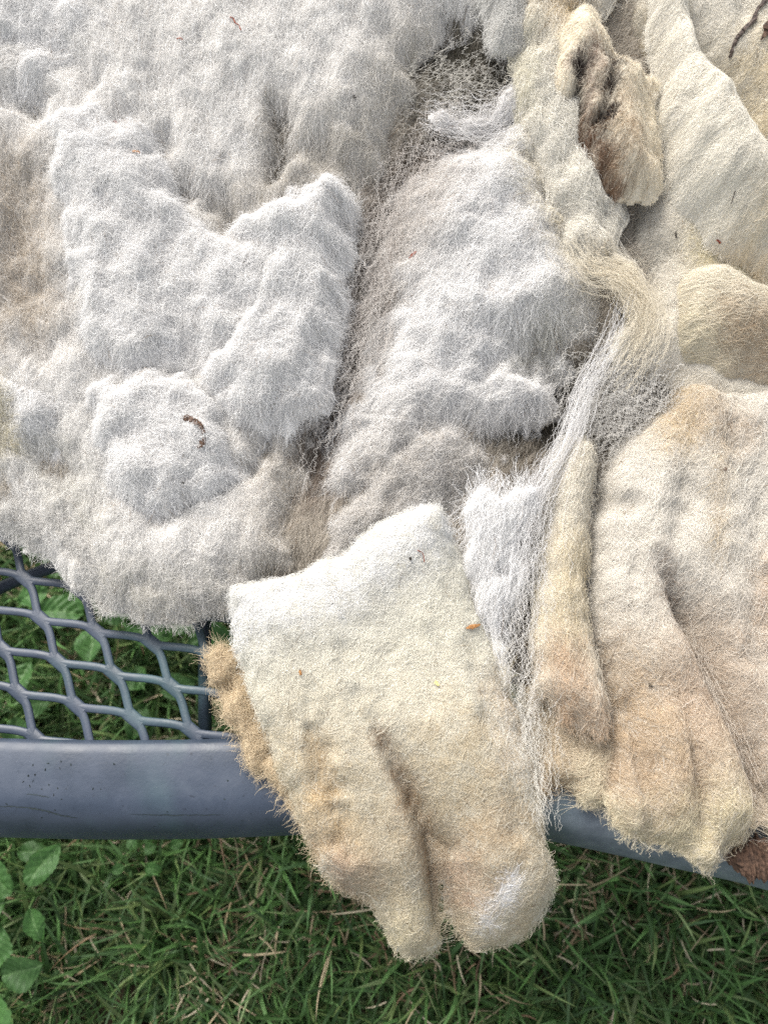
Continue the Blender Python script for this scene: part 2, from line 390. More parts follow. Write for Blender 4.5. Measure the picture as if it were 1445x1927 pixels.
def bez(p0, p1, p2, p3, n_=9):
    t_ = np.linspace(0, 1, n_)[:, None]
    return (1-t_)**3*p0+3*(1-t_)**2*t_*p1+3*(1-t_)*t_**2*p2+t_**3*p3
for i in range(-9, 12):
    for j in range(-13, 5):
        nd = A0 + Rv*i + Dv*j
        if nd[1] > 0.62 or abs(nd[0]) > 0.62: continue
        if nd[1] < inner_edge(nd[0]) - 0.05: continue
        strand(bez(nd-bond*0.75, nd-bond*0.25, nd+bond*0.25, nd+bond*0.75, 7), 0.0098, 0.0024)
        a0 = nd+bond*0.15; a1 = nd+Rv-bond*0.25
        strand(bez(a0, a0+Rv*0.36+Dv*0.0, a1-Rv*0.26-Dv*0.10, a1+bond*0.1, 12), 0.0060, 0.0024)
        a0 = nd+bond*0.25; a1 = nd+Dv-bond*0.15
        strand(bez(a0-bond*0.1, a0+Dv*0.26+Rv*0.10, a1-Dv*0.36, a1, 12), 0.0060, 0.0024)
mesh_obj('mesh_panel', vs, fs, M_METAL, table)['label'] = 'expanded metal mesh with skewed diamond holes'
# support tubes under the panel
x0, y0 = at(388, 1130, ZT-0.035); x1, y1 = at(386, 1440, ZT-0.030)
v_, f_ = tube([(float(x0), float(y0)+0.25, ZT-0.03), (float(x0), float(y0), ZT-0.03), (float(x1), float(y1), ZT-0.03)], 0.0052, 12)
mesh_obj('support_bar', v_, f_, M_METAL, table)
pts = []
xs, ys = at(np.array([-200., -60, 0, 60, 115, 200, 300, 400]), np.array([1220., 1150, 1112, 1086, 1068, 1054, 1050, 1056]), ZT-0.04)
v_, f_ = tube([(float(a), float(b_), ZT-0.036) for a, b_ in smooth_path(np.stack([xs, ys], 1), 24)], 0.005, 12)
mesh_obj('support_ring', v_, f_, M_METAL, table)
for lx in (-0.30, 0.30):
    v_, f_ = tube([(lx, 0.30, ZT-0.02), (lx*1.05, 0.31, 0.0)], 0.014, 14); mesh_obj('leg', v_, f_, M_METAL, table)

# ------------------------------------------------------------------ the fleece
fleece = empty('wool_fleece', (0.05, 0.10, ZT))
tag(fleece, 'raw white sheep fleece with cream and tan staple tips, heaped over the table edge', 'fleece')

def fft_noise(shape, wl, res, seed, octaves=1, gain=0.5, ay=1.0):
    g = np.random.default_rng(seed); out = np.zeros(shape); amp = 1
    fy = np.fft.fftfreq(shape[0], res)[:, None]; fx = np.fft.rfftfreq(shape[1], res)[None, :]
    fr = np.sqrt(fx**2+(fy*ay)**2)
    for o_ in range(octaves):
        s = np.fft.rfft2(g.standard_normal(shape)); f0 = (2**o_)/wl
        n_ = np.fft.irfft2(s*np.exp(-((fr-f0)/(0.45*f0))**2), shape); n_ /= n_.std()+1e-12
        out += amp*n_; amp *= gain
    return out
def coarse(fn, X, Y, k=3):
    ny, nx = X.shape; jy = np.minimum(np.arange(0, ny+k, k), ny-1); jx = np.minimum(np.arange(0, nx+k, k), nx-1)
    jy = np.unique(jy); jx = np.unique(jx)
    A = fn(X[np.ix_(jy, jx)], Y[np.ix_(jy, jx)])
    ax = np.interp(np.arange(nx), jx, np.arange(len(jx))); ay = np.interp(np.arange(ny), jy, np.arange(len(jy)))
    i = np.minimum(ax.astype(int), len(jx)-2); j = np.minimum(ay.astype(int), len(jy)-2); u = ax-i; v_ = (ay-j)[:, None]
    B = A[:, i]*(1-u)+A[:, i+1]*u
    return B[j]*(1-v_)+B[j+1]*v_
def seg_dist(X, Y, P, closed=False):
    d = np.full(X.shape, 1e9); n_ = len(P)
    for i in range(n_ if closed else n_-1):
        a = P[i]; b_ = P[(i+1) % n_]; ab = b_-a; L2 = ab@ab+1e-18
        t_ = np.clip(((X-a[0])*ab[0]+(Y-a[1])*ab[1])/L2, 0, 1)
        d = np.minimum(d, (X-a[0]-t_*ab[0])**2+(Y-a[1]-t_*ab[1])**2)
    return np.sqrt(d)
def inside(X, Y, P):
    c = np.zeros(X.shape, bool); n_ = len(P)
    for i in range(n_):
        x1, y1 = P[i]; x2, y2 = P[(i+1) % n_]
        if y1 == y2: continue
        k_ = ((y1 > Y) != (y2 > Y)) & (X < (x2-x1)*(Y-y1)/(y2-y1)+x1); c ^= k_
    return c
def closed_smooth(P, per=5):
    P = np.array(P, float); n_ = len(P); out = []
    for i in range(n_):
        a, b_, c, d = P[i-1], P[i], P[(i+1) % n_], P[(i+2) % n_]
        for t_ in np.arange(per)/per:
            out.append(0.5*((2*b_)+(-a+c)*t_+(2*a-5*b_+4*c-d)*t_*t_+(-a+3*b_-3*c+d)*t_**3))
    return np.array(out)
def puffs(X, Y, cell, seed, warp):
    """billowy tufts: rounded bumps that meet in soft creases"""
    g = np.random.default_rng(seed)
    x0, x1, y0, y1 = X.min(), X.max(), Y.min(), Y.max()
    n_ = max(3, int((x1-x0)*(y1-y0)/cell**2))
    cx = g.uniform(x0, x1, n_); cy = g.uniform(y0, y1, n_); hh = g.uniform(0.55, 1, n_); rr_ = g.uniform(0.75, 1.35, n_)*cell
    wx, wy = X+warp[0], Y+warp[1]
    out = np.zeros(X.shape)
    for i in range(n_):
        d2 = ((wx-cx[i])**2+(wy-cy[i])**2)/rr_[i]**2
        m_ = d2 < 1
        if m_.any():
            h_ = hh[i]*np.sqrt(np.clip(1-d2, 0, 1)); out = np.maximum(out, h_)
    return out
RES = 0.0018
PADS = []
def mm(v_): return v_*0.001
def pad(name, outline, z, thick, edge, feats=(), puff=(), noise=1.0, col=(0.70, 0.69, 0.67), stains_and_shade=(), fib=None, flow=(), seed=1, label=None, under=4, rag=2.0, power=0.5, stria=0.5, ay=1.8, mott=0.035):
    """one body of wool. outline and features are given as seen in the photograph and laid on the heap's surface."""
    zk = np.array([q[0] for q in z], float), np.array([q[1] for q in z], float)
    yk = at(np.full(len(z), 722.0), zk[0], zref)[1] if len(z) > 1 else None
    def zs(x, y):
        if yk is None: return zref(x, y)+mm(zk[1][0])
        o_ = np.argsort(yk); return zref(x, y)+mm(np.interp(y, yk[o_], zk[1][o_]))
    zmid = lambda x, y: zs(x, y)+mm(thick*0.6)
    def W(P): P = np.array(P, float); return np.stack(at(P[:, 0], P[:, 1], zmid), 1)
    O = closed_smooth(np.stack(at(np.array(outline, float)[:, 0], np.array(outline, float)[:, 1], zs), 1))
    lo, hi = O.min(0)-0.012, O.max(0)+0.012
    lo = np.maximum(lo, [-0.52, -1]); hi = np.minimum(hi, [0.52, 0.72])
    nx, ny = int((hi[0]-lo[0])/RES)+2, int((hi[1]-lo[1])/RES)+2
    gx_, gy_ = lo[0]+np.arange(nx)*RES, lo[1]+np.arange(ny)*RES
    X, Y = np.meshgrid(gx_, gy_)
    sd_ = coarse(lambda a, b_: seg_dist(a, b_, O, True)*np.where(inside(a, b_, O), 1, -1), X, Y)
    sd_ += mm(rag)*(fft_noise(X.shape, 0.034, RES, seed+50)*0.6+fft_noise(X.shape, 0.013, RES, seed+51)*0.22)
    e = edge*PX
    prf = np.clip(1-(1-np.clip(sd_/e, 0, 1))**2, 0, 1)**power
    H = thick*prf
    for i, (cell, amp) in enumerate(puff):
        wp = (fft_noise(X.shape, cell*1.2, RES, seed+7+i)*cell*0.16, fft_noise(X.shape, cell*1.2, RES, seed+17+i)*cell*0.16)
        H = H + amp*(puffs(X, Y, cell, seed+27+i, wp)-0.5)*prf
    H = H + noise*(fft_noise(X.shape, 0.034, RES, seed+1, ay=ay)*1.1+fft_noise(X.shape, 0.013, RES, seed+2, ay=ay)*0.22+fft_noise(X.shape, 0.006, RES, seed+3, ay=ay)*0.07)*prf
    wx = fft_noise(X.shape, 0.02, RES, seed+4)*0.0022; wy = fft_noise(X.shape, 0.02, RES, seed+5)*0.0022
    for pts_, wpx, amp, kind in feats:
        WP = W(smooth_path(pts_, len(pts_)*4)) if len(pts_) > 2 else W(pts_)
        d = (coarse(lambda a, b_: seg_dist(a, b_, WP), X, Y) if kind in 'sS' else coarse(lambda a, b_: seg_dist(a, b_, WP), X+wx, Y+wy))/(wpx*PX)
        if kind in 'sS':
            o_ = np.argsort(WP[:, 1]); side = (X > np.interp(Y, WP[o_, 1], WP[o_, 0]))
            if kind == 'S': side = ~side
            tp = np.clip((WP[0, 1]-Y)/(130*PX), 0, 1)
            H = H + amp*tp*np.where(side, np.exp(-d), np.exp(-(d/0.25)**2))
        else: H = H + amp*(np.exp(-d**2) if kind == 'g' else np.exp(-d))
    sn = fft_noise(X.shape, 0.011, RES, seed+71, ay=3.2)+0.5*fft_noise(X.shape, 0.006, RES, seed+72, ay=2.5)
    wj = (fft_noise(X.shape, 0.07, RES, seed+73)*0.012+fft_noise(X.shape, 0.025, RES, seed+74)*0.003)/RES
    ii = np.clip(np.arange(X.shape[1])[None, :]+wj, 0, X.shape[1]-1).astype(int)
    amp_ = np.clip(0.5+0.5*fft_noise(X.shape, 0.05, RES, seed+75), 0, 1.4)
    H = H + 0.62*stria*amp_*sn[np.arange(X.shape[0])[:, None], ii]*prf
    for _ in range(2):
        Hp = np.pad(H, 1, mode='edge'); H = (Hp[:-2, 1:-1]+Hp[2:, 1:-1]+Hp[1:-1, :-2]+Hp[1:-1, 2:]+2*H)/6
    Z = zs(X, Y)+mm(H)
    # colour
    colr = np.ones(X.shape+(3,))*np.array(col)
    cn = fft_noise(X.shape, 0.018, RES, seed+8, 3, 0.6)
    cf = fft_noise(X.shape, 0.0055, RES, seed+9)
    for pts_, wpx, rgb, stg in sorted(stains_and_shade, key=lambda q: -q[1]):  # real stains, plus shade painted into gaps and creases
        WP = W(pts_); d = coarse(lambda a, b_: seg_dist(a, b_, WP), X+wx, Y+wy)/(wpx*PX)
        a = np.clip(stg*np.exp(-d**2)*(1+0.3*cn+0.42*cf), 0, 1)[..., None]
        rgb_ = np.array(rgb, float); rgb_ = rgb_*0.86+0.14*rgb_.mean() if rgb_.mean() > 0.3 else rgb_
        if rgb_.mean() > 0.3: rgb_[1] += 0.08*(rgb_[0]-rgb_[1]); rgb_ *= 0.97
        colr = colr*(1-a)+rgb_*a
    colr *= (1+mott*cn)[..., None]
    # flow
    Xf, Yf = X, Y; X, Y = X[::4, ::4], Y[::4, ::4]
    fx_ = np.full(X.shape, 1e-6); fy_ = np.full(X.shape, -1e-4)
    for pts_, wpx in flow:
        P = W(smooth_path(pts_, len(pts_)*3) if len(pts_) > 2 else pts_)
        for i in range(len(P)-1):
            q = (P[i]+P[i+1])/2; dd = P[i+1]-P[i]; dd = dd/(np.linalg.norm(dd)+1e-9)
            g_ = np.exp(-((X-q[0])**2+(Y-q[1])**2)/(wpx*PX)**2); fx_ += g_*dd[0]; fy_ += g_*dd[1]
    ang = np.arctan2(fy_, fx_); X, Y = Xf, Yf
    ang = np.repeat(np.repeat(ang, 4, 0), 4, 1)[:X.shape[0], :X.shape[1]]
    sgy, sgx = np.gradient(sd_, RES)
    P = dict(gx=sgx, gy=sgy, lo=lo, nx=nx, ny=ny, Z=Z, sd=sd_, col=colr, ang=ang, c=np.cos(ang), s=np.sin(ang), zs=zs, name=name, seed=seed)
    # mesh (closed shell)
    vm = sd_ > -RES
    Zt_ = np.where(sd_ > 0, Z, zs(X, Y)); Zb = zs(X, Y)-mm(under)*np.clip(sd_/e*2, 0, 1)-mm(0.3)
    cell = vm[:-1, :-1] & vm[:-1, 1:] & vm[1:, 1:] & vm[1:, :-1]
    used = np.zeros(vm.shape, bool)
    for a_, b_ in ((slice(None, -1), slice(None, -1)), (slice(None, -1), slice(1, None)), (slice(1, None), slice(1, None)), (slice(1, None), slice(None, -1))): used[a_, b_] |= cell
    # only keep what lies in view or a little beyond
    vid = -np.ones(vm.shape, int); vid[used] = np.arange(used.sum()); nt_ = used.sum()
    cj, ci = np.nonzero(cell)
    q1 = np.stack([vid[cj, ci], vid[cj, ci+1], vid[cj+1, ci+1], vid[cj+1, ci]], 1)
    top = np.stack([X[used], Y[used], Zt_[used]], 1); bot = np.stack([X[used], Y[used], Zb[used]], 1)
    ev = np.concatenate([q1[:, [0, 1]], q1[:, [1, 2]], q1[:, [2, 3]], q1[:, [3, 0]]]); key = ev[:, 0]*(nt_+1)+ev[:, 1]; rev = ev[:, 1]*(nt_+1)+ev[:, 0]
    bd = ev[~np.isin(key, rev)]
    sides = np.stack([bd[:, 1], bd[:, 0], bd[:, 0]+nt_, bd[:, 1]+nt_], 1)
    o = fast_mesh(name, np.vstack([top, bot]), np.vstack([q1, q1[:, ::-1]+nt_, sides]), M_WOOL, fleece)
    rgba = np.ones((2*nt_, 4), np.float32); rgba[:nt_, :3] = colr[used]; rgba[nt_:, :3] = colr[used]
    a_ = o.data.attributes.new('wool_colour', 'FLOAT_COLOR', 'POINT'); a_.data.foreach_set('color', rgba.ravel())
    if label: o['label'] = label
    P['obj'] = o; PADS.append(P)
    if fib: fibres(P, **fib)
    return P
def samp(P, A, x, y):
    fx = np.clip((x-P['lo'][0])/RES, 0, P['nx']-1.001); fy = np.clip((y-P['lo'][1])/RES, 0, P['ny']-1.001)
    i = fx.astype(int); j = fy.astype(int); u = fx-i; v_ = fy-j
    if A.ndim == 3: u = u[..., None]; v_ = v_[..., None]
    return (A[j, i]*(1-u)+A[j, i+1]*u)*(1-v_)+(A[j+1, i]*(1-u)+A[j+1, i+1]*u)*v_
NFIB = 0
def curves_obj(name, P3, rad, cols, parent):
    """P3: (n, k, 3) points"""
    global NFIB
    n_, k_ = P3.shape[:2]; NFIB += n_*k_
    hc = bpy.data.hair_curves.new(name); hc.add_curves([k_]*n_)
    hc.attributes['position'].data.foreach_set('vector', P3.astype(np.float32).ravel())
    ra = hc.attributes.get('radius') or hc.attributes.new('radius', 'FLOAT', 'POINT')
    ra.data.foreach_set('value', rad.astype(np.float32).ravel())
    c = np.ones((n_, 4), np.float32); c[:, :3] = cols
    ca = hc.attributes.new('wool_colour', 'FLOAT_COLOR', 'CURVE'); ca.data.foreach_set('color', c.ravel())
    hc.materials.append(M_FIB)
    o = bpy.data.objects.new(name, hc); C.objects.link(o); o['kind'] = 'stuff'
    return child(o, parent)
def crimp(g, n_, k_, step, amp, wl):
    s = np.arange(k_)[None, :]*step
    w_ = wl*g.uniform(0.7, 1.45, (n_, 1)); ph = g.uniform(0, 6.283, (n_, 1)); ph2 = g.uniform(0, 6.283, (n_, 1))
    A = amp*g.uniform(0.4, 1.5, (n_, 1))*(0.7+0.5*np.sin(s/wl*1.1+ph2))
    return A*np.sin(6.283*s/w_+ph+0.8*np.sin(s/wl*1.7+ph2)), A*np.cos(6.283*s/w_*0.93+ph2)
def in_view(x, y, z, mx=60):
    dx, dy, dz = x-CAM[0], y-CAM[1], z-CAM[2]
    fw = dy*st_-dz*ct; up = dy*ct+dz*st_
    u = 722.5+dx/fw*F; v_ = 963.5-up/fw*F
    return (u > -mx) & (u < 1445+mx) & (v_ > -mx) & (v_ < 1927+mx)
def fibres(P, dens=45, L=(10, 22), spread=0.6, angn=0.5, lift=(0.2, 2.5), amp=0.45, wl=3.4, rad=0.13, step=0.7, curl=0.25, tint=0.07, dark=0.006, name='wool_fibres', up=0.0, nwl=0.011, pull=0.3, flo=0.35, floin=2.5):
    g = np.random.default_rng(P['seed']+900)
    w_, h_ = P['nx']*RES, P['ny']*RES
    n0 = int(dens*w_*h_*1e4)
    x = P['lo'][0]+g.random(n0)*w_; y = P['lo'][1]+g.random(n0)*h_
    ok = samp(P, P['sd'], x, y) > -0.0005; x, y = x[ok], y[ok]
    z = samp(P, P['Z'], x, y); ok = in_view(x, y, z); x, y = x[ok], y[ok]
    n_ = len(x)
    if n_ == 0: return
    Lm = mm(g.uniform(*L)*1.0 if np.isscalar(L) else 1)*1.0
    k_ = int(np.mean(L)/step)+2
    Ls = mm(g.uniform(L[0], L[1], n_)); ds = (Ls/(k_-1))[:, None]
    shp = (P['ny'], P['nx'])
    an = fft_noise(shp, nwl, RES, P['seed']+60, 2, 0.6)
    th = np.arctan2(samp(P, P['s'], x, y), samp(P, P['c'], x, y)) + angn*samp(P, an, x, y)*0.8 + g.normal(0, spread, n_) + np.pi*(g.random(n_) < 0.5)
    thp = th[:, None] + np.cumsum(g.normal(0, curl, (n_, k_)), 1)*0.5 + (g.normal(0, 1, (n_, 1))*curl*0.12)*np.arange(k_)[None, :]
    ca, cb = crimp(g, n_, k_, step, amp, wl)
    dx = np.cos(thp)*ds; dy = np.sin(thp)*ds
    X = x[:, None]+np.cumsum(dx, 1); Y = y[:, None]+np.cumsum(dy, 1)
    X += -np.sin(thp)*mm(ca); Y += np.cos(thp)*mm(ca)
    lens_ = g.random(n_)**3
    # fibres turn back along the edge of their body instead of sticking straight out
    for _ in range(2):
        s0_ = samp(P, P['sd'], X, Y); over = np.clip(-s0_-mm(0.6)-mm(1.6)*lens_[:, None], 0, None)*pull
        X = X+over*samp(P, P['gx'], X, Y); Y = Y+over*samp(P, P['gy'], X, Y)
    Z = samp(P, P['Z'], X, Y); sd_ = samp(P, P['sd'], X, Y)
    Zedge = P['zs'](X, Y); Z = np.where(sd_ > 0, np.maximum(Z, Zedge), Z*0.0+Zedge+mm(0.5))
    for q_ in range(1, k_):        # past the edge a fibre floats out and sinks slowly instead of dropping at once
        Z[:, q_] = np.maximum(Z[:, q_], Z[:, q_-1]-mm(np.where(sd_[:, q_] < mm(1.5), flo, floin)))
    # smooth along the fibre so that it bridges small dents instead of kinking
    for _ in range(2):
        Zs = Z.copy(); Zs[:, 1:-1] = (Z[:, :-2]+Z[:, 1:-1]*2+Z[:, 2:])/4; Z = np.maximum(Zs, Z-mm(0.4))
    s = np.linspace(0, 1, k_)[None, :]
    l0 = g.uniform(-0.3, 0.5, (n_, 1)); l1 = np.clip(g.exponential(0.38, (n_, 1)), 0, 2.2)*(lift[1]-lift[0])+lift[0]
    hump = np.sin(np.pi*s)**0.7*0.6 + s**1.5*0.6
    Z = Z + mm(l0+l1*hump+cb*0.8) + mm(up)
    r_ = mm(rad)*np.clip(np.exp(g.normal(-0.05, 0.33, (n_, 1))), 0.4, 1.9)*np.clip(np.minimum(s, 1-s)*8+0.35, 0, 1)
    col = samp(P, P['col'], x, y)*(1+g.normal(0, tint, (n_, 1)))
    dk = g.random(n_) < dark*(1+5*np.clip(0.6-col.mean(1), 0, 1)/0.3); col[dk] *= np.array([0.35, 0.26, 0.18])
    col = np.clip(col, 0.01, 0.87)
    curves_obj(name, np.stack([X, Y, Z], -1), np.broadcast_to(r_, (n_, k_)), col, P['obj'])

WHITE = (0.80, 0.79, 0.775); CREAM = (0.71, 0.675, 0.60); YEL = (0.70, 0.66, 0.50); TAN = (0.52, 0.385, 0.255); PINK = (0.55, 0.40, 0.29)
BROWN = (0.22, 0.12, 0.07); DKB = (0.035, 0.025, 0.022); GREIGE = (0.42, 0.375, 0.32)
FLUFF = dict(dens=195, L=(7, 15), spread=0.75, angn=0.7, nwl=0.03, lift=(0.1, 3.2), amp=0.52, wl=2.6, rad=0.056, step=0.62, curl=0.24, floin=0.6)
FELT = dict(dens=135, L=(5, 11), spread=0.9, angn=0.5, lift=(0.1, 1.2), amp=0.22, wl=2.4, rad=0.07, step=0.65, curl=0.3)
STAPLE = dict(dens=125, L=(8, 18), spread=0.36, angn=0.35, nwl=0.016, lift=(0.1, 2.4), amp=0.28, wl=2.6, rad=0.068, curl=0.15, pull=0.3)
LONG = dict(dens=70, L=(16, 34), spread=0.25, angn=0.25, lift=(0.3, 5.0), amp=0.42, wl=3.2, rad=0.078, curl=0.10)

# deep layer: the shorn inside of the fleece, seen in the gaps
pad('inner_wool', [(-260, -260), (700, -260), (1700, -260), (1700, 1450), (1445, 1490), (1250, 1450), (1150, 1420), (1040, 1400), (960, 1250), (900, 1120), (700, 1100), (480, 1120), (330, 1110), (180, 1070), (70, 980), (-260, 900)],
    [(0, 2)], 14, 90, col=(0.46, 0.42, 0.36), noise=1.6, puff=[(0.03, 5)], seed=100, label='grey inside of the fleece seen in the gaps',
    stains_and_shade=[([(740, 380), (690, 520), (660, 620)], 60, (0.36, 0.31, 0.27), 0.95), ([(650, 640), (600, 900)], 60, (0.38, 0.30, 0.25), 0.9), ([(880, 250), (770, 330), (722, 470), (690, 600), (640, 710), (608, 800), (595, 880)], 34, (0.11, 0.085, 0.068), 1.1), ([(870, 100), (900, 260)], 110, (0.09, 0.082, 0.06), 1.2), ([(1000, 780), (1180, 760)], 100, (0.09, 0.08, 0.062), 1.2), ([(1010, 940), (960, 1300)], 60, (0.15, 0.12, 0.09), 1.0)],  # dark trench, holes and pits: shade of the gaps painted as colour
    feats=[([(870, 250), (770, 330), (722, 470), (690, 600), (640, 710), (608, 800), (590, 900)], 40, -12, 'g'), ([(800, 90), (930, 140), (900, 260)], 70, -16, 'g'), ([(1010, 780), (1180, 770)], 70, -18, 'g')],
    flow=[([(1000, 250), (800, 380), (700, 560), (600, 950)], 150), ([(900, 0), (880, 250)], 120), ([(1180, 700), (1000, 1000), (960, 1350)], 110)],
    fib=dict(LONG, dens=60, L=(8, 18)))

# left mass, cut side up, cloudy
pad('cloudy_wool_mass', [(-260, -260), (400, -280), (880, -260), (915, -40), (908, 60), (846, 78), (806, 112), (782, 156), (792, 205), (762, 250), (735, 300), (715, 360), (690, 440), (655, 520), (642, 610), (628, 690), (612, 760), (596, 850), (585, 950), (560, 1080), (440, 1140), (330, 1172), (220, 1150), (150, 1105), (105, 1055), (60, 1035), (0, 990), (-260, 900)],
    [(0, 6)], 27, 150, col=(0.78, 0.765, 0.74), noise=1.3, puff=[(0.06, 4.5), (0.02, 1.0)], seed=200, stria=1.1, rag=3.5, power=0.8, ay=1.5, mott=0.06,
    label='billowy white wool, cut side up, with crimped fibres',
    feats=[([(450, 100), (620, 120), (650, 250)], 130, 8, 'g'), ([(220, 60), (200, 180)], 70, 5, 'g'),
           ([(522, 235), (538, 290), (520, 345)], 17, -26, 'g'), ([(350, 370), (420, 400), (440, 440)], 26, -16, 'g'), ([(560, 300), (640, 330)], 50, -7, 'g'),
           ([(40, 380), (60, 560)], 45, -10, 'g'), ([(60, 690), (120, 660)], 30, -4, 'g'), ([(0, 200), (80, 210)], 30, -12, 'g'),
           ([(0, 90), (90, 100), (180, 170)], 26, -8, 'g'), ([(320, 280), (300, 330), (330, 380)], 22, -7, 'g'),
           ([(60, 860), (130, 880)], 30, -9, 'g'), ([(0, 930), (80, 910), (150, 960)], 70, -9, 'g'), ([(470, 890), (500, 840), (515, 780)], 22, -13, 'g'),
           ([(330, 640), (365, 700)], 32, -9, 'g'), ([(300, 980), (420, 900)], 35, -6, 'g'), ([(590, 700), (560, 830), (540, 1000)], 24, -7, 'g'), ([(430, 560), (470, 640)], 25, -5, 'g'), ([(640, 420), (650, 480)], 28, 10, 'g')],
    stains_and_shade=[([(30, 360), (60, 600)], 70, (0.50, 0.42, 0.33), 0.75), ([(560, 880), (560, 1050)], 90, (0.58, 0.53, 0.46), 0.7), ([(520, 240), (520, 340)], 26, (0.42, 0.38, 0.32), 0.9), ([(430, 420), (700, 330)], 50, (0.52, 0.48, 0.42), 0.6),  # grey along the narrow vertical slot is painted shade
            ([(800, 100), (700, 280), (600, 320)], 70, (0.52, 0.48, 0.41), 0.6), ([(200, 1120), (420, 1150)], 60, (0.58, 0.55, 0.48), 0.6), ([(-10, 740), (5, 840)], 25, (0.62, 0.55, 0.36), 0.9), ([(100, 880), (160, 980)], 60, (0.60, 0.58, 0.52), 0.5)],  # greyer lower left stands in for the shade below the crease
    flow=[([(450, -50), (460, 200), (480, 420)], 160), ([(650, 0), (650, 180), (600, 340)], 140), ([(0, 300), (60, 500), (100, 700)], 90), ([(-50, 60), (120, 60)], 80), ([(560, 820), (540, 1080)], 90)],
    fib=dict(FLUFF, dens=135, angn=0.4, spread=0.4))
def tuft(outline, thick, edge, seed, label, flow, z=20, col=WHITE, feats=(), stains_and_shade=(), **k):
    return pad('wool_tuft', outline, [(0, z)], thick, edge, col=col, noise=1.4, stria=0.9, puff=[(0.036, 4), (0.015, 1.0)], seed=seed, rag=5, power=0.75, ay=1.2, mott=0.05,
               label=label, flow=flow, feats=feats, stains_and_shade=stains_and_shade, fib=dict(FLUFF, pull=0.12, flo=0.4, **k))
tuft([(-120, -120), (100, -60), (230, 20), (250, 90), (205, 150), (150, 190), (90, 222), (30, 200), (-120, 170)], 18, 90, 210, 'loose white tuft in the upper left corner', [([(200, 20), (60, 90), (-60, 130)], 120)], z=19,
     feats=[([(0, 90), (90, 105), (170, 170)], 22, -7, 'g'), ([(0, 190), (60, 170)], 20, -6, 'g')])
tuft([(84, 240), (140, 222), (215, 230), (290, 262), (325, 320), (345, 385), (395, 425), (440, 455), (500, 440), (540, 480), (560, 600), (520, 690), (420, 730), (300, 745), (215, 735), (165, 690), (140, 600), (122, 480), (98, 350)], 28, 95, 220,
     'large bright cloud of wool, left of centre', [([(150, 240), (230, 460), (300, 700)], 200)], z=21, feats=[([(320, 470), (360, 640)], 60, -6, 'g'), ([(340, 640), (380, 700)], 40, -8, 'g')])
tuft([(436, 450), (455, 425), (500, 398), (560, 372), (610, 348), (648, 345), (662, 400), (655, 480), (646, 580), (632, 680), (612, 755), (560, 800), (500, 835), (440, 815), (385, 760), (372, 690), (420, 640), (470, 570), (450, 500)], 30, 90, 230,
     'bright fan shaped tuft at the edge of the central valley', [([(640, 350), (560, 500), (430, 800)], 160), ([(560, 380), (600, 560), (600, 740)], 120)], z=23, feats=[([(470, 880), (500, 820), (520, 770)], 22, -10, 'g'), ([(560, 560), (520, 660)], 30, -4, 'g')])
tuft([(168, 752), (200, 716), (280, 700), (370, 715), (440, 790), (470, 870), (450, 930), (380, 965), (300, 985), (240, 975), (200, 940), (176, 860)], 26, 85, 240,
     'rounded white tuft below the bark strip', [([(220, 730), (260, 860), (330, 970)], 120)], z=21)
tuft([(-120, 690), (30, 705), (110, 720), (165, 760), (158, 830), (110, 860), (40, 850), (-120, 840)], 18, 75, 250, 'frayed white tuft at the left edge', [([(0, 700), (60, 850)], 120)], z=19, stains_and_shade=[([(-10, 740), (5, 840)], 25, (0.62, 0.55, 0.36), 0.9)])
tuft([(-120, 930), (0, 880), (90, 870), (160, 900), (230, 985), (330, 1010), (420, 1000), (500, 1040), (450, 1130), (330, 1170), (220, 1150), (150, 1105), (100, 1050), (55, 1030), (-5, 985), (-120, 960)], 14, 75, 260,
     'shaded grey lower roll of wool over the open mesh', [([(60, 900), (200, 1050), (350, 1150)], 120)], z=6, col=(0.66, 0.645, 0.615))  # greyer base colour carries the shade of this roll

pad('middle_wool_lobe', [(745, 395), (795, 330), (900, 275), (985, 215), (1025, 250), (1045, 340), (1080, 440), (1125, 520), (1140, 580), (1110, 660), (1065, 720), (1030, 735), (1040, 775), (1000, 815), (950, 835), (965, 885), (930, 950), (880, 1000), (800, 1030), (700, 1080), (600, 1120), (596, 1010), (606, 900), (636, 800), (674, 710), (702, 630), (718, 560), (724, 470)],
    [(0, 6)], 30, 160, col=WHITE, noise=1.4, puff=[(0.05, 5), (0.018, 1.0)], seed=300, stria=1.0, rag=5, power=0.95, ay=1.4, mott=0.06,
    label='soft wool lobe pulled out between the gaps',
    feats=[([(660, 940), (760, 850), (850, 780), (930, 690), (1030, 660)], 22, -12, 'c'), ([(900, 400), (1000, 560)], 110, 8, 'g'), ([(870, 760), (960, 760), (1010, 755)], 40, 8, 'g'), ([(900, 850), (940, 900)], 60, -8, 'g'), ([(720, 900), (700, 1000)], 80, 4, 'g'), ([(830, 620), (960, 610)], 40, 6, 'g'), ([(750, 700), (790, 760)], 25, 7, 'g'), ([(930, 640), (1010, 640)], 25, -6, 'g')],
    stains_and_shade=[([(660, 1000), (760, 880), (900, 880)], 90, (0.54, 0.50, 0.45), 0.7), ([(820, 340), (760, 460)], 60, (0.55, 0.50, 0.45), 0.6), ([(1000, 300), (1060, 430), (1110, 520)], 45, (0.68, 0.61, 0.46), 0.8), ([(1000, 660), (1060, 620)], 40, (0.55, 0.52, 0.42), 0.6)],
    flow=[([(1000, 250), (860, 420), (760, 600)], 160), ([(1050, 650), (900, 760), (720, 860)], 90), ([(760, 860), (680, 1080)], 110)],
    fib=dict(FLUFF, L=(12, 26), angn=0.5, nwl=0.03, spread=0.4, pull=0.3))
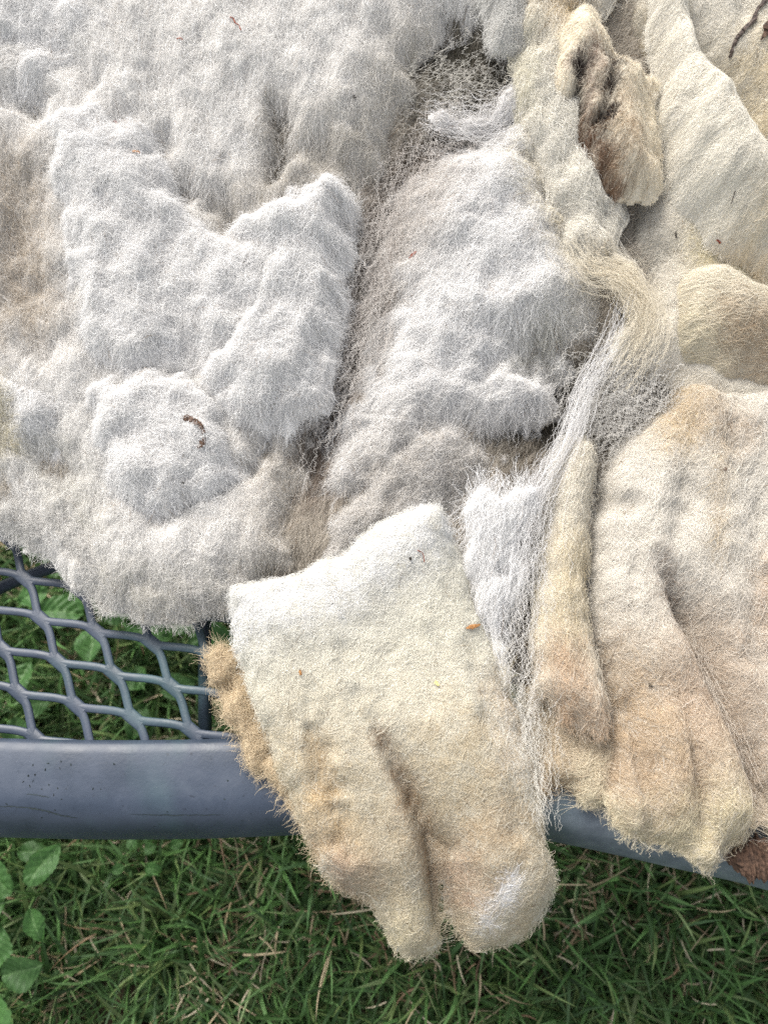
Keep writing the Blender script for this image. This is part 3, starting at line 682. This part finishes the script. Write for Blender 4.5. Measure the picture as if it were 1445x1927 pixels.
pad('upper_wool_tuft', [(888, -80), (1015, -80), (1012, 20), (985, 95), (945, 118), (915, 80), (900, 20)], [(0, 22)], 16, 60, col=(0.66, 0.65, 0.62), seed=330, puff=[(0.02, 4)], fib=FLUFF)
pad('wool_wisp', [(800, 225), (850, 215), (905, 225), (960, 170), (1000, 140), (1010, 190), (985, 225), (930, 250), (870, 246), (820, 246)], [(0, 20)], 7, 40, col=(0.62, 0.61, 0.6), seed=340, rag=4,
    flow=[([(800, 230), (900, 240), (1000, 160)], 60)], fib=dict(LONG, dens=22, L=(10, 24), spread=0.9))

# right: cream back layer
pad('cream_back_wool', [(1140, -90), (1400, -100), (1700, -100), (1700, 900), (1400, 820), (1290, 760), (1215, 705), (1170, 660), (1195, 600), (1180, 500), (1190, 400), (1225, 330), (1235, 200), (1195, 120), (1150, 80)],
    [(0, 14)], 16, 70, col=CREAM, seed=400, noise=1.2, puff=[(0.05, 5)],
    feats=[([(1165, -20), (1180, 60), (1188, 120)], 26, -22, 'g'), ([(1230, 350), (1200, 520)], 40, -6, 'g'), ([(1245, 480), (1235, 600)], 24, -7, 'g')],
    stains_and_shade=[([(1160, -20), (1185, 120)], 38, (0.40, 0.36, 0.28), 0.9), ([(1330, 470), (1440, 600)], 50, (0.60, 0.52, 0.30), 0.7), ([(1240, 60), (1230, 160)], 30, (0.66, 0.55, 0.36), 0.7), ([(1195, 430), (1205, 500)], 40, (0.45, 0.42, 0.36), 0.8)],  # dark notch and the grey below it: shadow put into the colour
    flow=[([(1200, 400), (1300, 700)], 200)], fib=FELT, label='cream coloured wool lying behind the long lobes')
pad('wool_lobe', [(1275, -90), (1700, -100), (1700, 480), (1500, 380), (1430, 310), (1390, 240), (1340, 170), (1290, 100), (1262, 30)],
    [(0, 26)], 30, 120, col=(0.72, 0.69, 0.62), seed=430, noise=1.2, puff=[(0.06, 5)], stains_and_shade=[([(1430, 130), (1445, 330)], 70, (0.70, 0.60, 0.42), 0.7), ([(1300, 100), (1330, 180)], 30, (0.5, 0.48, 0.38), 0.6)],
    flow=[([(1300, 0), (1400, 300)], 200)], fib=FELT, label='broad off white wool lobe in the upper right corner')
pad('wool_lobe', [(1222, -100), (1285, -100), (1290, 40), (1310, 150), (1350, 205), (1395, 270), (1440, 335), (1520, 400), (1700, 500), (1700, 740), (1520, 610), (1445, 566), (1390, 530), (1330, 490), (1290, 445), (1255, 390), (1236, 300), (1222, 150), (1215, 40)],
    [(0, 24)], 60, 150, col=(0.74, 0.71, 0.635), seed=450, noise=1.0, puff=[(0.07, 4)], power=0.75,
    stains_and_shade=[([(1380, 520), (1480, 590)], 50, (0.66, 0.50, 0.33), 0.85), ([(1445, 430), (1500, 500)], 60, (0.70, 0.60, 0.44), 0.7)],
    feats=[([(1300, 200), (1400, 380), (1500, 500)], 50, 7, 'g')],
    flow=[([(1245, -60), (1260, 180), (1340, 400), (1500, 560)], 140)], fib=FELT, label='long rounded white lobe running down to the right edge')
pad('wool_lobe', [(1240, 612), (1247, 562), (1278, 528), (1325, 518), (1385, 540), (1445, 575), (1700, 680), (1700, 830), (1445, 762), (1380, 748), (1310, 728), (1265, 700), (1246, 650)],
    [(0, 14)], 44, 120, col=(0.725, 0.68, 0.575), seed=470, noise=1.0, puff=[(0.04, 4)], power=0.6,
    stains_and_shade=[([(1370, 640), (1500, 680)], 55, TAN, 0.8), ([(1290, 620), (1330, 700)], 50, (0.72, 0.66, 0.50), 0.6)],
    flow=[([(1250, 640), (1350, 690), (1500, 720)], 140)], fib=dict(STAPLE, spread=0.35), label='tan stained wool lobe pointing left from the right edge')

# cream twisted strand and the stained knob
pad('cream_wool_band', [(985, -80), (1150, -80), (1150, 10), (1100, 60), (1110, 200), (1140, 320), (1165, 400), (1150, 430), (1160, 480), (1190, 515), (1222, 560), (1222, 610), (1195, 650), (1165, 680), (1145, 660), (1175, 620), (1178, 580), (1150, 545), (1100, 520), (1060, 470), (1040, 390), (1005, 310), (975, 230), (970, 150), (978, 60)],
    [(0, 24)], 20, 80, col=(0.76, 0.735, 0.67), power=0.85, seed=500, rag=5, noise=1.2, puff=[(0.02, 3)],
    stains_and_shade=[([(1040, -20), (1090, 60)], 50, (0.60, 0.47, 0.29), 0.8), ([(1150, 500), (1215, 590)], 40, (0.60, 0.51, 0.36), 0.7), ([(985, 60), (985, 200)], 25, (0.64, 0.60, 0.46), 0.7)],
    flow=[([(1020, -50), (1020, 200), (1070, 420), (1190, 520), (1215, 600), (1160, 690)], 60)], fib=dict(STAPLE, spread=0.5, lift=(0.3, 3.5), amp=0.45), label='cream band of wool curling into a loop')
pad('stained_wool_knob', [(1028, 110), (1035, 75), (1062, 45), (1090, 18), (1118, 25), (1132, 60), (1150, 105), (1175, 135), (1215, 150), (1228, 200), (1232, 270), (1240, 340), (1215, 388), (1175, 388), (1135, 365), (1100, 330), (1076, 280), (1060, 230), (1046, 185), (1030, 160)],
    [(0, 36)], 29, 95, col=(0.77, 0.71, 0.59), seed=520, noise=1.5, stria=1.2, rag=3, puff=[(0.02, 3)], power=0.85,
    stains_and_shade=[([(1098, 235), (1118, 295), (1155, 345)], 33, (0.17, 0.10, 0.062), 1.15), ([(1150, 200), (1185, 300)], 30, (0.60, 0.47, 0.33), 0.6), ([(1100, 115), (1084, 165), (1078, 220), (1082, 262)], 12, DKB, 1.7), ([(1150, 95), (1150, 150), (1140, 210), (1128, 240)], 11, DKB, 1.7), ([(1100, 290), (1120, 330), (1150, 360)], 10, (0.06, 0.035, 0.025), 0.8), ([(1120, 95), (1085, 120)], 14, (0.30, 0.2, 0.16), 0.7), ([(1115, 130), (1105, 200)], 14, (0.42, 0.31, 0.25), 0.8), ([(1085, 285), (1095, 320)], 10, DKB, 0.8)],
    feats=[([(1100, 115), (1084, 165), (1078, 220), (1082, 262)], 12, -8, 'g'), ([(1150, 95), (1150, 150), (1140, 210), (1128, 240)], 11, -8, 'g'), ([(1124, 110), (1108, 220)], 12, 3, 'g')],
    flow=[([(1080, 20), (1110, 150), (1160, 370)], 120)], fib=dict(STAPLE, dens=130, dark=0.04, L=(3, 8), spread=0.75, lift=(0.1, 2.8)), label='cream knob of wool with a dirty brown stained tip')

# lower right staples
pad('wool_staple', [(990, 1290), (1060, 1270), (1140, 1310), (1165, 1420), (1150, 1500), (1105, 1512), (1070, 1478), (1035, 1485), (1008, 1512), (985, 1430)],
    [(0, 5)], 14, 50, col=(0.58, 0.50, 0.38), seed=600, puff=[(0.02, 4)], stains_and_shade=[([(1000, 1500), (1040, 1490)], 25, (0.48, 0.30, 0.12), 0.8), ([(1110, 1500), (1100, 1450)], 30, (0.68, 0.62, 0.46), 0.6)],
    flow=[([(1060, 1300), (1080, 1500)], 120)], fib=dict(STAPLE, spread=0.9), label='short tan tuft low down behind the narrow staple')
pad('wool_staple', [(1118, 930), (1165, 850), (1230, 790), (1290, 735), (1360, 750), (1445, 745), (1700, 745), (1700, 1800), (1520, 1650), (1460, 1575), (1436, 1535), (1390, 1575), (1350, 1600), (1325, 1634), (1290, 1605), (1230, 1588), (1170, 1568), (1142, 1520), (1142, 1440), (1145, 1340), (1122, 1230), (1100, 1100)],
    [(0, 16)], 34, 130, col=(0.70, 0.67, 0.61), seed=640, noise=1.3, puff=[(0.05, 4), (0.018, 2)], power=0.55,
    stains_and_shade=[([(1340, 1230), (1420, 1400), (1500, 1560)], 90, (0.55, 0.44, 0.34), 0.85), ([(1330, 790), (1390, 830)], 36, (0.50, 0.38, 0.27), 0.6), ([(1440, 1080), (1445, 1200)], 26, (0.52, 0.38, 0.27), 0.7), ([(1348, 850), (1335, 1050)], 12, (0.62, 0.48, 0.30), 0.6), ([(1230, 1060), (1280, 1180), (1335, 1290), (1390, 1395), (1436, 1500)], 13, (0.20, 0.135, 0.09), 0.85), ([(1120, 1240), (1146, 1340), (1150, 1460)], 13, (0.25, 0.17, 0.11), 0.7), ([(1285, 1390), (1308, 1490)], 6, (0.22, 0.15, 0.10), 0.8), ([(1180, 1350), (1290, 1430), (1280, 1560)], 130, (0.54, 0.42, 0.29), 0.95), ([(1190, 1420), (1240, 1500)], 60, (0.45, 0.33, 0.22), 0.6), ([(1120, 1240), (1130, 1480)], 50, (0.50, 0.38, 0.26), 0.7), ([(1300, 740), (1270, 820)], 45, (0.60, 0.46, 0.28), 0.8), ([(1180, 1380), (1250, 1420), (1200, 1480)], 75, (0.57, 0.42, 0.27), 0.8), ([(1340, 1400), (1380, 1500)], 55, (0.66, 0.55, 0.40), 0.6), ([(1300, 1560), (1400, 1530)], 50, (0.68, 0.60, 0.40), 0.7), ([(1160, 1540), (1320, 1620)], 35, (0.64, 0.57, 0.40), 0.8), ([(1280, 1280), (1320, 1380)], 40, (0.60, 0.45, 0.33), 0.6)],  # dark lines along the creases: brown fibres plus painted occlusion
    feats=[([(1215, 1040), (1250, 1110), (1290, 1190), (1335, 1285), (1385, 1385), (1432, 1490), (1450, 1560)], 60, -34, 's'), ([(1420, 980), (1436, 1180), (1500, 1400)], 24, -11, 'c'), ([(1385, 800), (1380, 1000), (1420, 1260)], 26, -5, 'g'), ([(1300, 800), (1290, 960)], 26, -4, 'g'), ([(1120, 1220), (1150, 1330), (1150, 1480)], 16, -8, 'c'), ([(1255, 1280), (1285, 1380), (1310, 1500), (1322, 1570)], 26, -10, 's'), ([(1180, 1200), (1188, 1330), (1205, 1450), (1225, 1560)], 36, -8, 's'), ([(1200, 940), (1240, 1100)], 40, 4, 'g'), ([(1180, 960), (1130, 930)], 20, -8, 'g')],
    flow=[([(1270, 770), (1180, 1000), (1210, 1300), (1300, 1600)], 140), ([(1350, 760), (1340, 1000), (1400, 1300), (1480, 1600)], 160)], fib=dict(STAPLE, spread=0.7), label='big splayed staple hanging over the rim, tan at its tip')
pad('wool_staple', [(1038, 880), (1066, 835), (1100, 835), (1114, 880), (1106, 1000), (1094, 1120), (1108, 1220), (1130, 1300), (1132, 1385), (1098, 1372), (1050, 1345), (1008, 1290), (1004, 1180), (1018, 1050), (1030, 960)],
    [(0, 28)], 22, 60, col=(0.70, 0.66, 0.57), seed=660, noise=0.9, puff=[(0.03, 2)],
    stains_and_shade=[([(1080, 1050), (1060, 1200)], 45, (0.66, 0.56, 0.38), 0.8), ([(1060, 1250), (1080, 1340), (1120, 1370)], 45, (0.55, 0.38, 0.25), 0.9)],
    flow=[([(1085, 840), (1060, 1050), (1060, 1200), (1110, 1370)], 90)], fib=dict(STAPLE, spread=0.35), label='narrow hanging staple, white above and brown at its tip')

# flap folded forward over the rim, and the tan piece behind it
pad('tan_wool_tuft', [(392, 1246), (426, 1222), (465, 1235), (520, 1330), (600, 1500), (640, 1640), (585, 1600), (548, 1525), (495, 1455), (450, 1390), (422, 1335), (430, 1298), (398, 1280)],
    [(0, 6)], 12, 45, col=(0.56, 0.465, 0.325), rag=5, seed=700, puff=[(0.03, 3)], flow=[([(420, 1240), (520, 1500)], 100)], fib=dict(STAPLE, spread=0.9, L=(7, 15), pull=0.1, flo=0.25, amp=0.4), label='tan tuft showing behind the left side of the flap')
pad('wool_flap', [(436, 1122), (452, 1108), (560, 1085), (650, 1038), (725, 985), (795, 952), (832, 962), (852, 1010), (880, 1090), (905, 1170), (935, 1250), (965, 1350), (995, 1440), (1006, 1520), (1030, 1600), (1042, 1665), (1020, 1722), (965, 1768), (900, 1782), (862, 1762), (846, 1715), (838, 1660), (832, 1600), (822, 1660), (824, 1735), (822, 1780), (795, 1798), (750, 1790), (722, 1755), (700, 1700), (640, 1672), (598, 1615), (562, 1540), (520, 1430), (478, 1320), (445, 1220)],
    [(950, 46), (1150, 34), (1450, 22), (1620, 8), (1800, -26)], 26, 90, col=(0.71, 0.69, 0.61), seed=720, noise=0.4, stria=0.25, puff=[(0.05, 2.5)], power=0.6, rag=1.5, under=6, 
    stains_and_shade=[([(715, 1390), (760, 1480), (800, 1570), (828, 1700)], 12, (0.30, 0.20, 0.12), 0.7), ([(590, 1390), (625, 1500)], 18, (0.50, 0.36, 0.20), 0.7), ([(610, 1600), (680, 1660)], 40, (0.46, 0.34, 0.23), 0.6), ([(890, 1600), (950, 1560)], 60, (0.50, 0.37, 0.24), 0.5), ([(450, 1150), (640, 1100), (800, 990)], 75, (0.69, 0.69, 0.685), 0.95), ([(560, 1500), (660, 1640), (760, 1760)], 150, (0.57, 0.485, 0.345), 0.9), ([(880, 1480), (920, 1600), (930, 1740)], 150, (0.56, 0.475, 0.335), 0.95), ([(600, 1560), (700, 1620)], 60, (0.50, 0.41, 0.28), 0.6),  # dark crease line: brown wool with occlusion painted in
            ([(770, 1500), (810, 1620)], 26, (0.50, 0.38, 0.25), 0.8), ([(600, 1500), (640, 1580)], 28, (0.62, 0.46, 0.27), 0.6), ([(960, 1300), (985, 1420)], 45, (0.62, 0.50, 0.37), 0.7), ([(750, 1760), (800, 1720)], 40, (0.66, 0.58, 0.40), 0.6), ([(640, 1620), (650, 1640)], 30, (0.55, 0.40, 0.3), 0.6),
            ([(860, 1640), (890, 1690)], 40, (0.52, 0.37, 0.27), 0.6), ([(908, 1745), (925, 1710), (955, 1665)], 12, (0.82, 0.82, 0.84), 1.3)],
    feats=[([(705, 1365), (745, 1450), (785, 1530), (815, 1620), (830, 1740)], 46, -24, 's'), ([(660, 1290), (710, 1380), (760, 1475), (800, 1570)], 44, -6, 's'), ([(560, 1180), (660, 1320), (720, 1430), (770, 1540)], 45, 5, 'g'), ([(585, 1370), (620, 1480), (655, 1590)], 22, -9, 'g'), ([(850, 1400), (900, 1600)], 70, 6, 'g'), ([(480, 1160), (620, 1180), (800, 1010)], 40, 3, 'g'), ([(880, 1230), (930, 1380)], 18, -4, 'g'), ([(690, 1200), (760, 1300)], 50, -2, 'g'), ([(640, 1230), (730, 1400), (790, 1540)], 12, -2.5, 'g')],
    flow=[([(640, 1050), (700, 1400), (760, 1780)], 200), ([(800, 1000), (900, 1400), (940, 1760)], 200)],
    fib=dict(FELT, dens=145, pull=0.35), label='smooth folded flap of felted cream wool, tan at its two blunt tips')

# torn white wisps beside the flap
pad('torn_wool_wisp', [(872, 1020), (876, 965), (898, 930), (930, 935), (960, 915), (996, 930), (992, 990), (975, 1060), (960, 1130), (945, 1210), (962, 1270), (958, 1310), (935, 1300), (915, 1200), (890, 1110)],
    [(950, 46), (1150, 36), (1400, 26)], 9, 40, col=(0.78, 0.775, 0.765), seed=740, rag=5, noise=1.0,
    stains_and_shade=[([(935, 1270), (955, 1310)], 22, (0.50, 0.43, 0.28), 0.9)], flow=[([(980, 900), (950, 1050), (930, 1250)], 60)], fib=dict(LONG, dens=100, L=(9, 26), spread=0.35, lift=(0.2, 5), pull=0.08, rad=0.066), label='torn bright white wisps beside the flap')

# free fibres drawn across the gaps
def surface_z(x, y):
    z = np.full(np.shape(x), -1.0)
    for P in PADS:
        inb = (x > P['lo'][0]) & (x < P['lo'][0]+P['nx']*RES) & (y > P['lo'][1]) & (y < P['lo'][1]+P['ny']*RES)
        s_ = samp(P, P['sd'], x, y); zz = samp(P, P['Z'], x, y)
        z = np.where(inb & (s_ > 0), np.maximum(z, zz), z)
    return z
def bridge(pts, zmm, width, n_, frac, seed, parent, col=(0.72, 0.71, 0.70), amp=0.55, rad=0.12, sag=0.0, cling=0.0):
    g = np.random.default_rng(seed)
    zf = lambda x, y: zref(x, y)+mm(zmm)
    pp = np.array(pts, float); wx, wy = at(pp[:, 0], pp[:, 1], zf)
    path_ = smooth_path(np.stack([wx, wy], 1), 200); seg = np.linalg.norm(np.diff(path_, axis=0), axis=1); L = seg.sum()
    cum = np.concatenate([[0], np.cumsum(seg)])/L
    k_ = int(L*frac[1]/mm(0.75))+3; k_ = min(k_, 220)
    f = g.uniform(*frac, n_); s0 = g.beta(1.5, 1.5, n_)*(1-f)
    s = np.clip(s0[:, None]+f[:, None]*np.linspace(0, 1, k_)[None, :], 0, 1)
    bx = np.interp(s, cum, path_[:, 0]); by = np.interp(s, cum, path_[:, 1])
    tx = np.gradient(bx, axis=1); ty = np.gradient(by, axis=1); nn = np.hypot(tx, ty)+1e-9; tx /= nn; ty /= nn
    wd = np.interp(s, np.linspace(0, 1, len(width)), width)*PX
    off = np.clip(g.normal(0, 0.55, n_), -1.5, 1.5)[:, None]+0.22*np.sin(s*g.uniform(2, 10, (n_, 1))+g.uniform(0, 6, (n_, 1)))+g.normal(0, 0.5, (n_, 1))*(s-s.mean(1, keepdims=True))+np.cumsum(g.normal(0, 0.03, (n_, k_)), 1)
    stp = L*f.mean()/k_*1000
    ca, cb = crimp(g, n_, k_, stp, amp, 3.4)
    X = bx - ty*(off*wd+mm(ca)); Y = by + tx*(off*wd+mm(ca))
    Z = zf(X, Y)+mm(g.normal(0, 3.0, (n_, 1))+cb*0.9)
    sz = surface_z(X, Y)
    Z = np.maximum(Z, sz+mm(0.3+0.6*g.random((n_, 1))))
    for _ in range(6): Z[:, 1:-1] = (Z[:, :-2]+2*Z[:, 1:-1]+Z[:, 2:])/4
    c = np.array(col)*(1+g.normal(0, 0.07, (n_, 1)))
    r_ = np.broadcast_to(mm(rad)*g.uniform(0.6, 1.4, (n_, 1)), (n_, k_))
    return curves_obj('stretched_fibres', np.stack([X, Y, Z], -1), r_, np.clip(c, 0, .86), parent)
BR = dict(amp=0.26, rad=0.066)
bridge([(1190, 530), (1155, 640), (1105, 730), (1070, 830), (1020, 920), (985, 1000), (965, 1130), (955, 1260)], 46, [20, 22, 20, 22, 28, 40, 50, 44], 170, (0.15, 0.6), 31, fleece, **BR)['label'] = 'crimped fibres drawn out in a loose web'
bridge([(1130, 690), (1080, 820), (1040, 960), (1015, 1100), (1000, 1230), (985, 1340), (985, 1440)], 38, [20, 22, 28, 40, 50, 50, 36], 150, (0.15, 0.5), 32, fleece, col=(0.68, 0.66, 0.62), **BR)
bridge([(1000, 220), (880, 290), (780, 390), (730, 490), (690, 600), (650, 720), (610, 880)], 20, [150, 110, 80, 70, 60, 60, 60], 420, (0.12, 0.4), 33, fleece, col=(0.60, 0.56, 0.52), **BR)
bridge([(960, 300), (830, 430), (760, 560), (700, 700), (640, 860), (600, 1000)], 26, [150, 130, 110, 90, 80, 60], 130, (0.12, 0.35), 43, fleece, col=(0.66, 0.63, 0.59), **BR)
bridge([(1290, 680), (1210, 715), (1130, 770), (1070, 830)], 28, [60, 90, 90, 60], 130, (0.3, 0.8), 34, fleece, col=(0.66, 0.64, 0.6), amp=0.6, rad=0.085)
bridge([(1260, 700), (1170, 790), (1120, 900)], 28, [60, 80, 60], 80, (0.3, 0.8), 44, fleece, col=(0.62, 0.60, 0.56), amp=0.6, rad=0.085)
bridge([(830, 60), (850, 150), (870, 230), (900, 280)], 18, [130, 140, 120, 80], 90, (0.2, 0.6), 35, fleece, col=(0.55, 0.53, 0.48), amp=0.6, rad=0.085)
bridge([(770, 215), (860, 235), (930, 235), (1000, 160)], 24, [40, 44, 40, 30], 150, (0.2, 0.6), 39, fleece, **BR)
bridge([(955, 1230), (965, 1320), (985, 1420), (1010, 1500), (1030, 1580)], 26, [50, 60, 50, 36, 20], 260, (0.15, 0.5), 36, fleece, col=(0.70, 0.68, 0.62), **BR)
bridge([(1260, 1120), (1330, 1270), (1390, 1400), (1440, 1500)], 28, [24, 20, 20, 20], 140, (0.1, 0.25), 37, fleece, col=(0.66, 0.6, 0.52), **BR)
bridge([(520, 190), (530, 300), (505, 400)], 26, [80, 60, 80], 80, (0.3, 0.7), 38, fleece, col=(0.68, 0.66, 0.62), **BR)
bridge([(20, 260), (60, 380), (90, 520), (130, 660)], 20, [60, 60, 50, 50], 260, (0.1, 0.35), 45, fleece, col=(0.66, 0.63, 0.58), **BR)
bridge([(1060, 430), (1105, 500), (1165, 520), (1210, 565), (1216, 620), (1185, 672), (1140, 725)], 46, [40, 34, 34, 34, 34, 34, 44], 420, (0.12, 0.4), 48, fleece, col=(0.69, 0.63, 0.51), **BR)['label'] = 'cream strand curling over into a loop'
print('fibre points', NFIB)

# ------------------------------------------------------------------ bits of vegetation caught in the wool
def hit(px, py):
    """first surface under a pixel's line of sight"""
    dx, dy, dz = [float(q) for q in ray(px, py)]
    t_ = np.arange(0.3, 0.9, 0.0012)
    x, y, z = CAM[0]+dx*t_, CAM[1]+dy*t_, CAM[2]+dz*t_
    k_ = np.nonzero(z <= np.maximum(surface_z(x, y), ZT+0.003))[0]
    i = k_[0] if len(k_) else len(t_)-1
    return Vector((x[i], y[i], z[i]))
def flake(name, pts, wid, mat, label, cat, lift=2.8, curl=0.6, group=None, seed=0, flat=0.3, sides=7):
    """a rough curled strip or stem lying on the wool along the given line"""
    g = random.Random(seed)
    P = smooth_path(pts, max(6, len(pts)*4)) if len(pts) > 1 else pts
    W_ = [hit(p[0], p[1])+Vector((0, 0, mm(lift))) for p in P]
    n_ = len(W_)
    for i in range(1, n_-1): W_[i].z = (W_[i-1].z+W_[i].z*2+W_[i+1].z)/4
    r_ = [np.interp(i/(n_-1), np.linspace(0, 1, len(wid)), wid)*PX*0.5*g.uniform(0.85, 1.2) for i in range(n_)]
    vs_, fs_ = tube(W_, r_, sides, flat)
    vs_ = [v_+Vector((g.uniform(-1, 1), g.uniform(-1, 1), g.uniform(-1, 1)))*min(r_)*0.35 for v_ in vs_]
    o = mesh_obj(name, vs_, fs_, mat, None, smooth=False)
    return tag(o, label, cat, group)
flake('bark_scrap', [(348, 788), (364, 794), (378, 803), (386, 818)], [13, 12, 11, 7], M_BARK, 'curved strip of brown bark lying on the white wool at left', 'bark scrap', seed=1)
flake('bark_scrap', [(388, 826), (382, 838), (374, 847)], [7, 13, 4], M_BARK, 'small brown flake just below the curved bark strip', 'bark scrap', seed=2)
flake('dry_twig', [(1452, -6), (1432, 12), (1418, 30), (1415, 44), (1400, 58), (1388, 72), (1378, 90), (1370, 115)], [9, 8, 6, 10, 7, 8, 6, 5], M_BARKD, 'kinked dark dry stem on the wool in the upper right corner', 'dry stem', seed=3, flat=0.5)
flake('leaf_scrap', [(1458, 40), (1444, 55), (1438, 68), (1427, 82)], [26, 22, 12, 3], M_BARK, 'brown torn leaf scrap beside the dark stem at the right edge', 'leaf scrap', seed=4, flat=0.15)
flake('husk', [(876, 1184), (888, 1181), (903, 1177)], [2, 9, 3], M_HUSK, 'orange brown pointed husk on the right of the flap', 'husk', seed=5)
flake('husk', [(252, 290), (260, 291), (266, 293)], [4, 7, 3], M_HUSK, 'orange husk on the white wool at upper left', 'husk', seed=6)
flake('red_fibre', [(434, 39), (441, 42), (444, 50), (451, 54), (455, 64)], [3, 3, 3, 2, 2], M_REDV, 'thin red brown curled fibre near the top edge', 'plant fibre', seed=7, flat=0.8)
flake('red_fibre', [(334, 80), (341, 78), (346, 82)], [2, 4, 2], M_REDV, 'tiny red bit left below the curled red fibre', 'plant bit', seed=8)
flake('husk', [(770, 490), (776, 484), (783, 478)], [5, 8, 4], M_REDV, 'red brown bit in the stretched fibres beside the valley', 'husk', seed=9)
flake('dark_twig', [(690, 626), (691, 612), (700, 600)], [4, 5, 3], M_DARK, 'short black twig down in the valley', 'twig', seed=10)
flake('seed_speck', [(666, 186), (669, 191)], [5, 5], M_DARK, 'dark seed speck on the wool top centre', 'speck', seed=11)
flake('seed_speck', [(218, 233), (222, 237)], [5, 4], M_REDV, 'small red brown speck left above the white bulge', 'speck', seed=12)
flake('plant_fibre', [(785, 1038), (795, 1044), (798, 1060)], [1.6, 1.6, 1.6], M_REDV, 'thin curved hair near the top corner of the flap', 'plant fibre', seed=13, flat=0.9)
flake('seed_speck', [(771, 1051), (773, 1056)], [5, 4], M_DARK, 'dark speck left of the curved hair on the flap', 'speck', seed=14)
flake('seed_speck', [(565, 1262), (567, 1272)], [4, 5], M_HUSK, 'orange speck on the left part of the flap', 'speck', seed=15)
flake('chaff_bit', [(818, 1284), (825, 1291)], [6, 3], M_YEL, 'tiny yellow chaff in the middle of the flap', 'chaff', seed=16)
flake('seed_speck', [(1218, 1290), (1224, 1292)], [6, 6], M_DARK, 'black speck on the big splayed staple', 'speck', seed=17)
flake('husk', [(1346, 456), (1352, 462)], [6, 7], M_REDV, 'red brown speck on the long white lobe at right', 'speck', seed=18)
flake('dry_sliver', [(1371, 392), (1380, 364)], [2, 2], M_BARKD, 'thin dark sliver on the long white lobe at right', 'sliver', seed=19)
flake('plant_fibre', [(1268, 442), (1270, 452)], [3, 3], M_DARK, 'short dark hair left of the long white lobe', 'plant fibre', seed=20)
flake('husk', [(1358, 888), (1363, 884)], [5, 6], M_BARK, 'brown speck on the rightmost broad staple', 'speck', seed=21)
flake('seed_speck', [(345, 910), (347, 913)], [4, 4], M_DARK, 'black speck on the lower left wool', 'speck', seed=22)
# fine chaff and dust worked into the wool
g = np.random.default_rng(77); nb = 420
bx = g.uniform(20, 1430, nb); by = g.uniform(10, 1780, nb)
cvs, cfs = [], []
for q_ in range(nb):
    p = hit(bx[q_], by[q_])
    if p.z < ZT+0.012: continue
    L_ = mm(g.uniform(0.35, 1.5)); w0 = mm(g.uniform(0.09, 0.22)); a = g.uniform(0, 3.14); d_ = Vector((math.cos(a), math.sin(a), g.uniform(-.2, .3))); n_ = Vector((-math.sin(a), math.cos(a), 0))
    p = p+Vector((0, 0, mm(g.uniform(0.6, 2.0)))); b0 = len(cvs)
    cvs += [p-d_*L_, p+n_*w0, p+d_*L_*g.uniform(0.6, 1), p-n_*w0, p+Vector((0, 0, w0)), p-Vector((0, 0, w0))]
    cfs += [(b0, b0+1, b0+4), (b0+1, b0+2, b0+4), (b0+2, b0+3, b0+4), (b0+3, b0, b0+4), (b0+1, b0, b0+5), (b0+2, b0+1, b0+5), (b0+3, b0+2, b0+5), (b0, b0+3, b0+5)]
tag(mesh_obj('chaff', cvs, cfs, M_BARK, None, smooth=False), 'fine brown chaff and dust scattered through the wool', 'chaff', kind='stuff')
# thick bark piece on the rim at right: rough overlapping slivers in one clump
bark = empty('bark_chunk', hit(1415, 1610)); tag(bark, 'dark brown fibrous bark chunk lying on the rim at the lower right', 'bark chunk')
c0 = at(1366, 1597, ZT+0.012); c1 = at(1470, 1640, ZT+0.012)
g = random.Random(5)
bv, bf = [], []
nu, nv = 26, 14
for i in range(nu):
    u = i/(nu-1)
    cx = c0[0]+(c1[0]-c0[0])*u; cy = float(at(1400, 1597+ (8+22*u)+4*math.sin(u*7), ZT+0.010)[1])
    rw = (0.0035+0.0098*min(1, u*2.6))*(1+0.12*g.uniform(-1, 1)); rh = rw*0.45
    for j in range(nv):
        th = 2*math.pi*j/nv; q = 1+0.16*g.uniform(-1, 1)
        bv.append((cx, cy+rw*q*math.cos(th), ZT+0.004+rh+rh*q*math.sin(th)))
for i in range(nu-1):
    for j in range(nv):
        a = i*nv+j; b_ = i*nv+(j+1) % nv; bf.append((a, b_, b_+nv, a+nv))
bf.append(tuple(range(nv))); mesh_obj('bark_core', bv, bf, M_BARK, bark, smooth=False)
for i in range(34):
    u = g.uniform(0.02, 0.95); cx = c0[0]+(c1[0]-c0[0])*u; cy = float(at(1400, 1597+(8+22*u), ZT+0.010)[1])+g.uniform(-1, 1)*(0.003+0.008*min(1, u*2.5))
    L = g.uniform(0.006, 0.014); a = g.uniform(-0.5, 0.25); z0 = ZT+0.009+g.uniform(0, 0.004)
    v_, f_ = tube([(cx, cy, z0), (cx+L*0.5*math.cos(a), cy+L*0.5*math.sin(a), z0+0.0012), (cx+L*math.cos(a), cy+L*math.sin(a), z0-0.0005)], [0.0003, 0.0007, 0.0002], 5)
    mesh_obj('bark_sliver', v_, f_, [M_BARK, M_BARKD, M_HUSK][0 if g.random() < .6 else (1 if g.random() < .7 else 2)], bark)
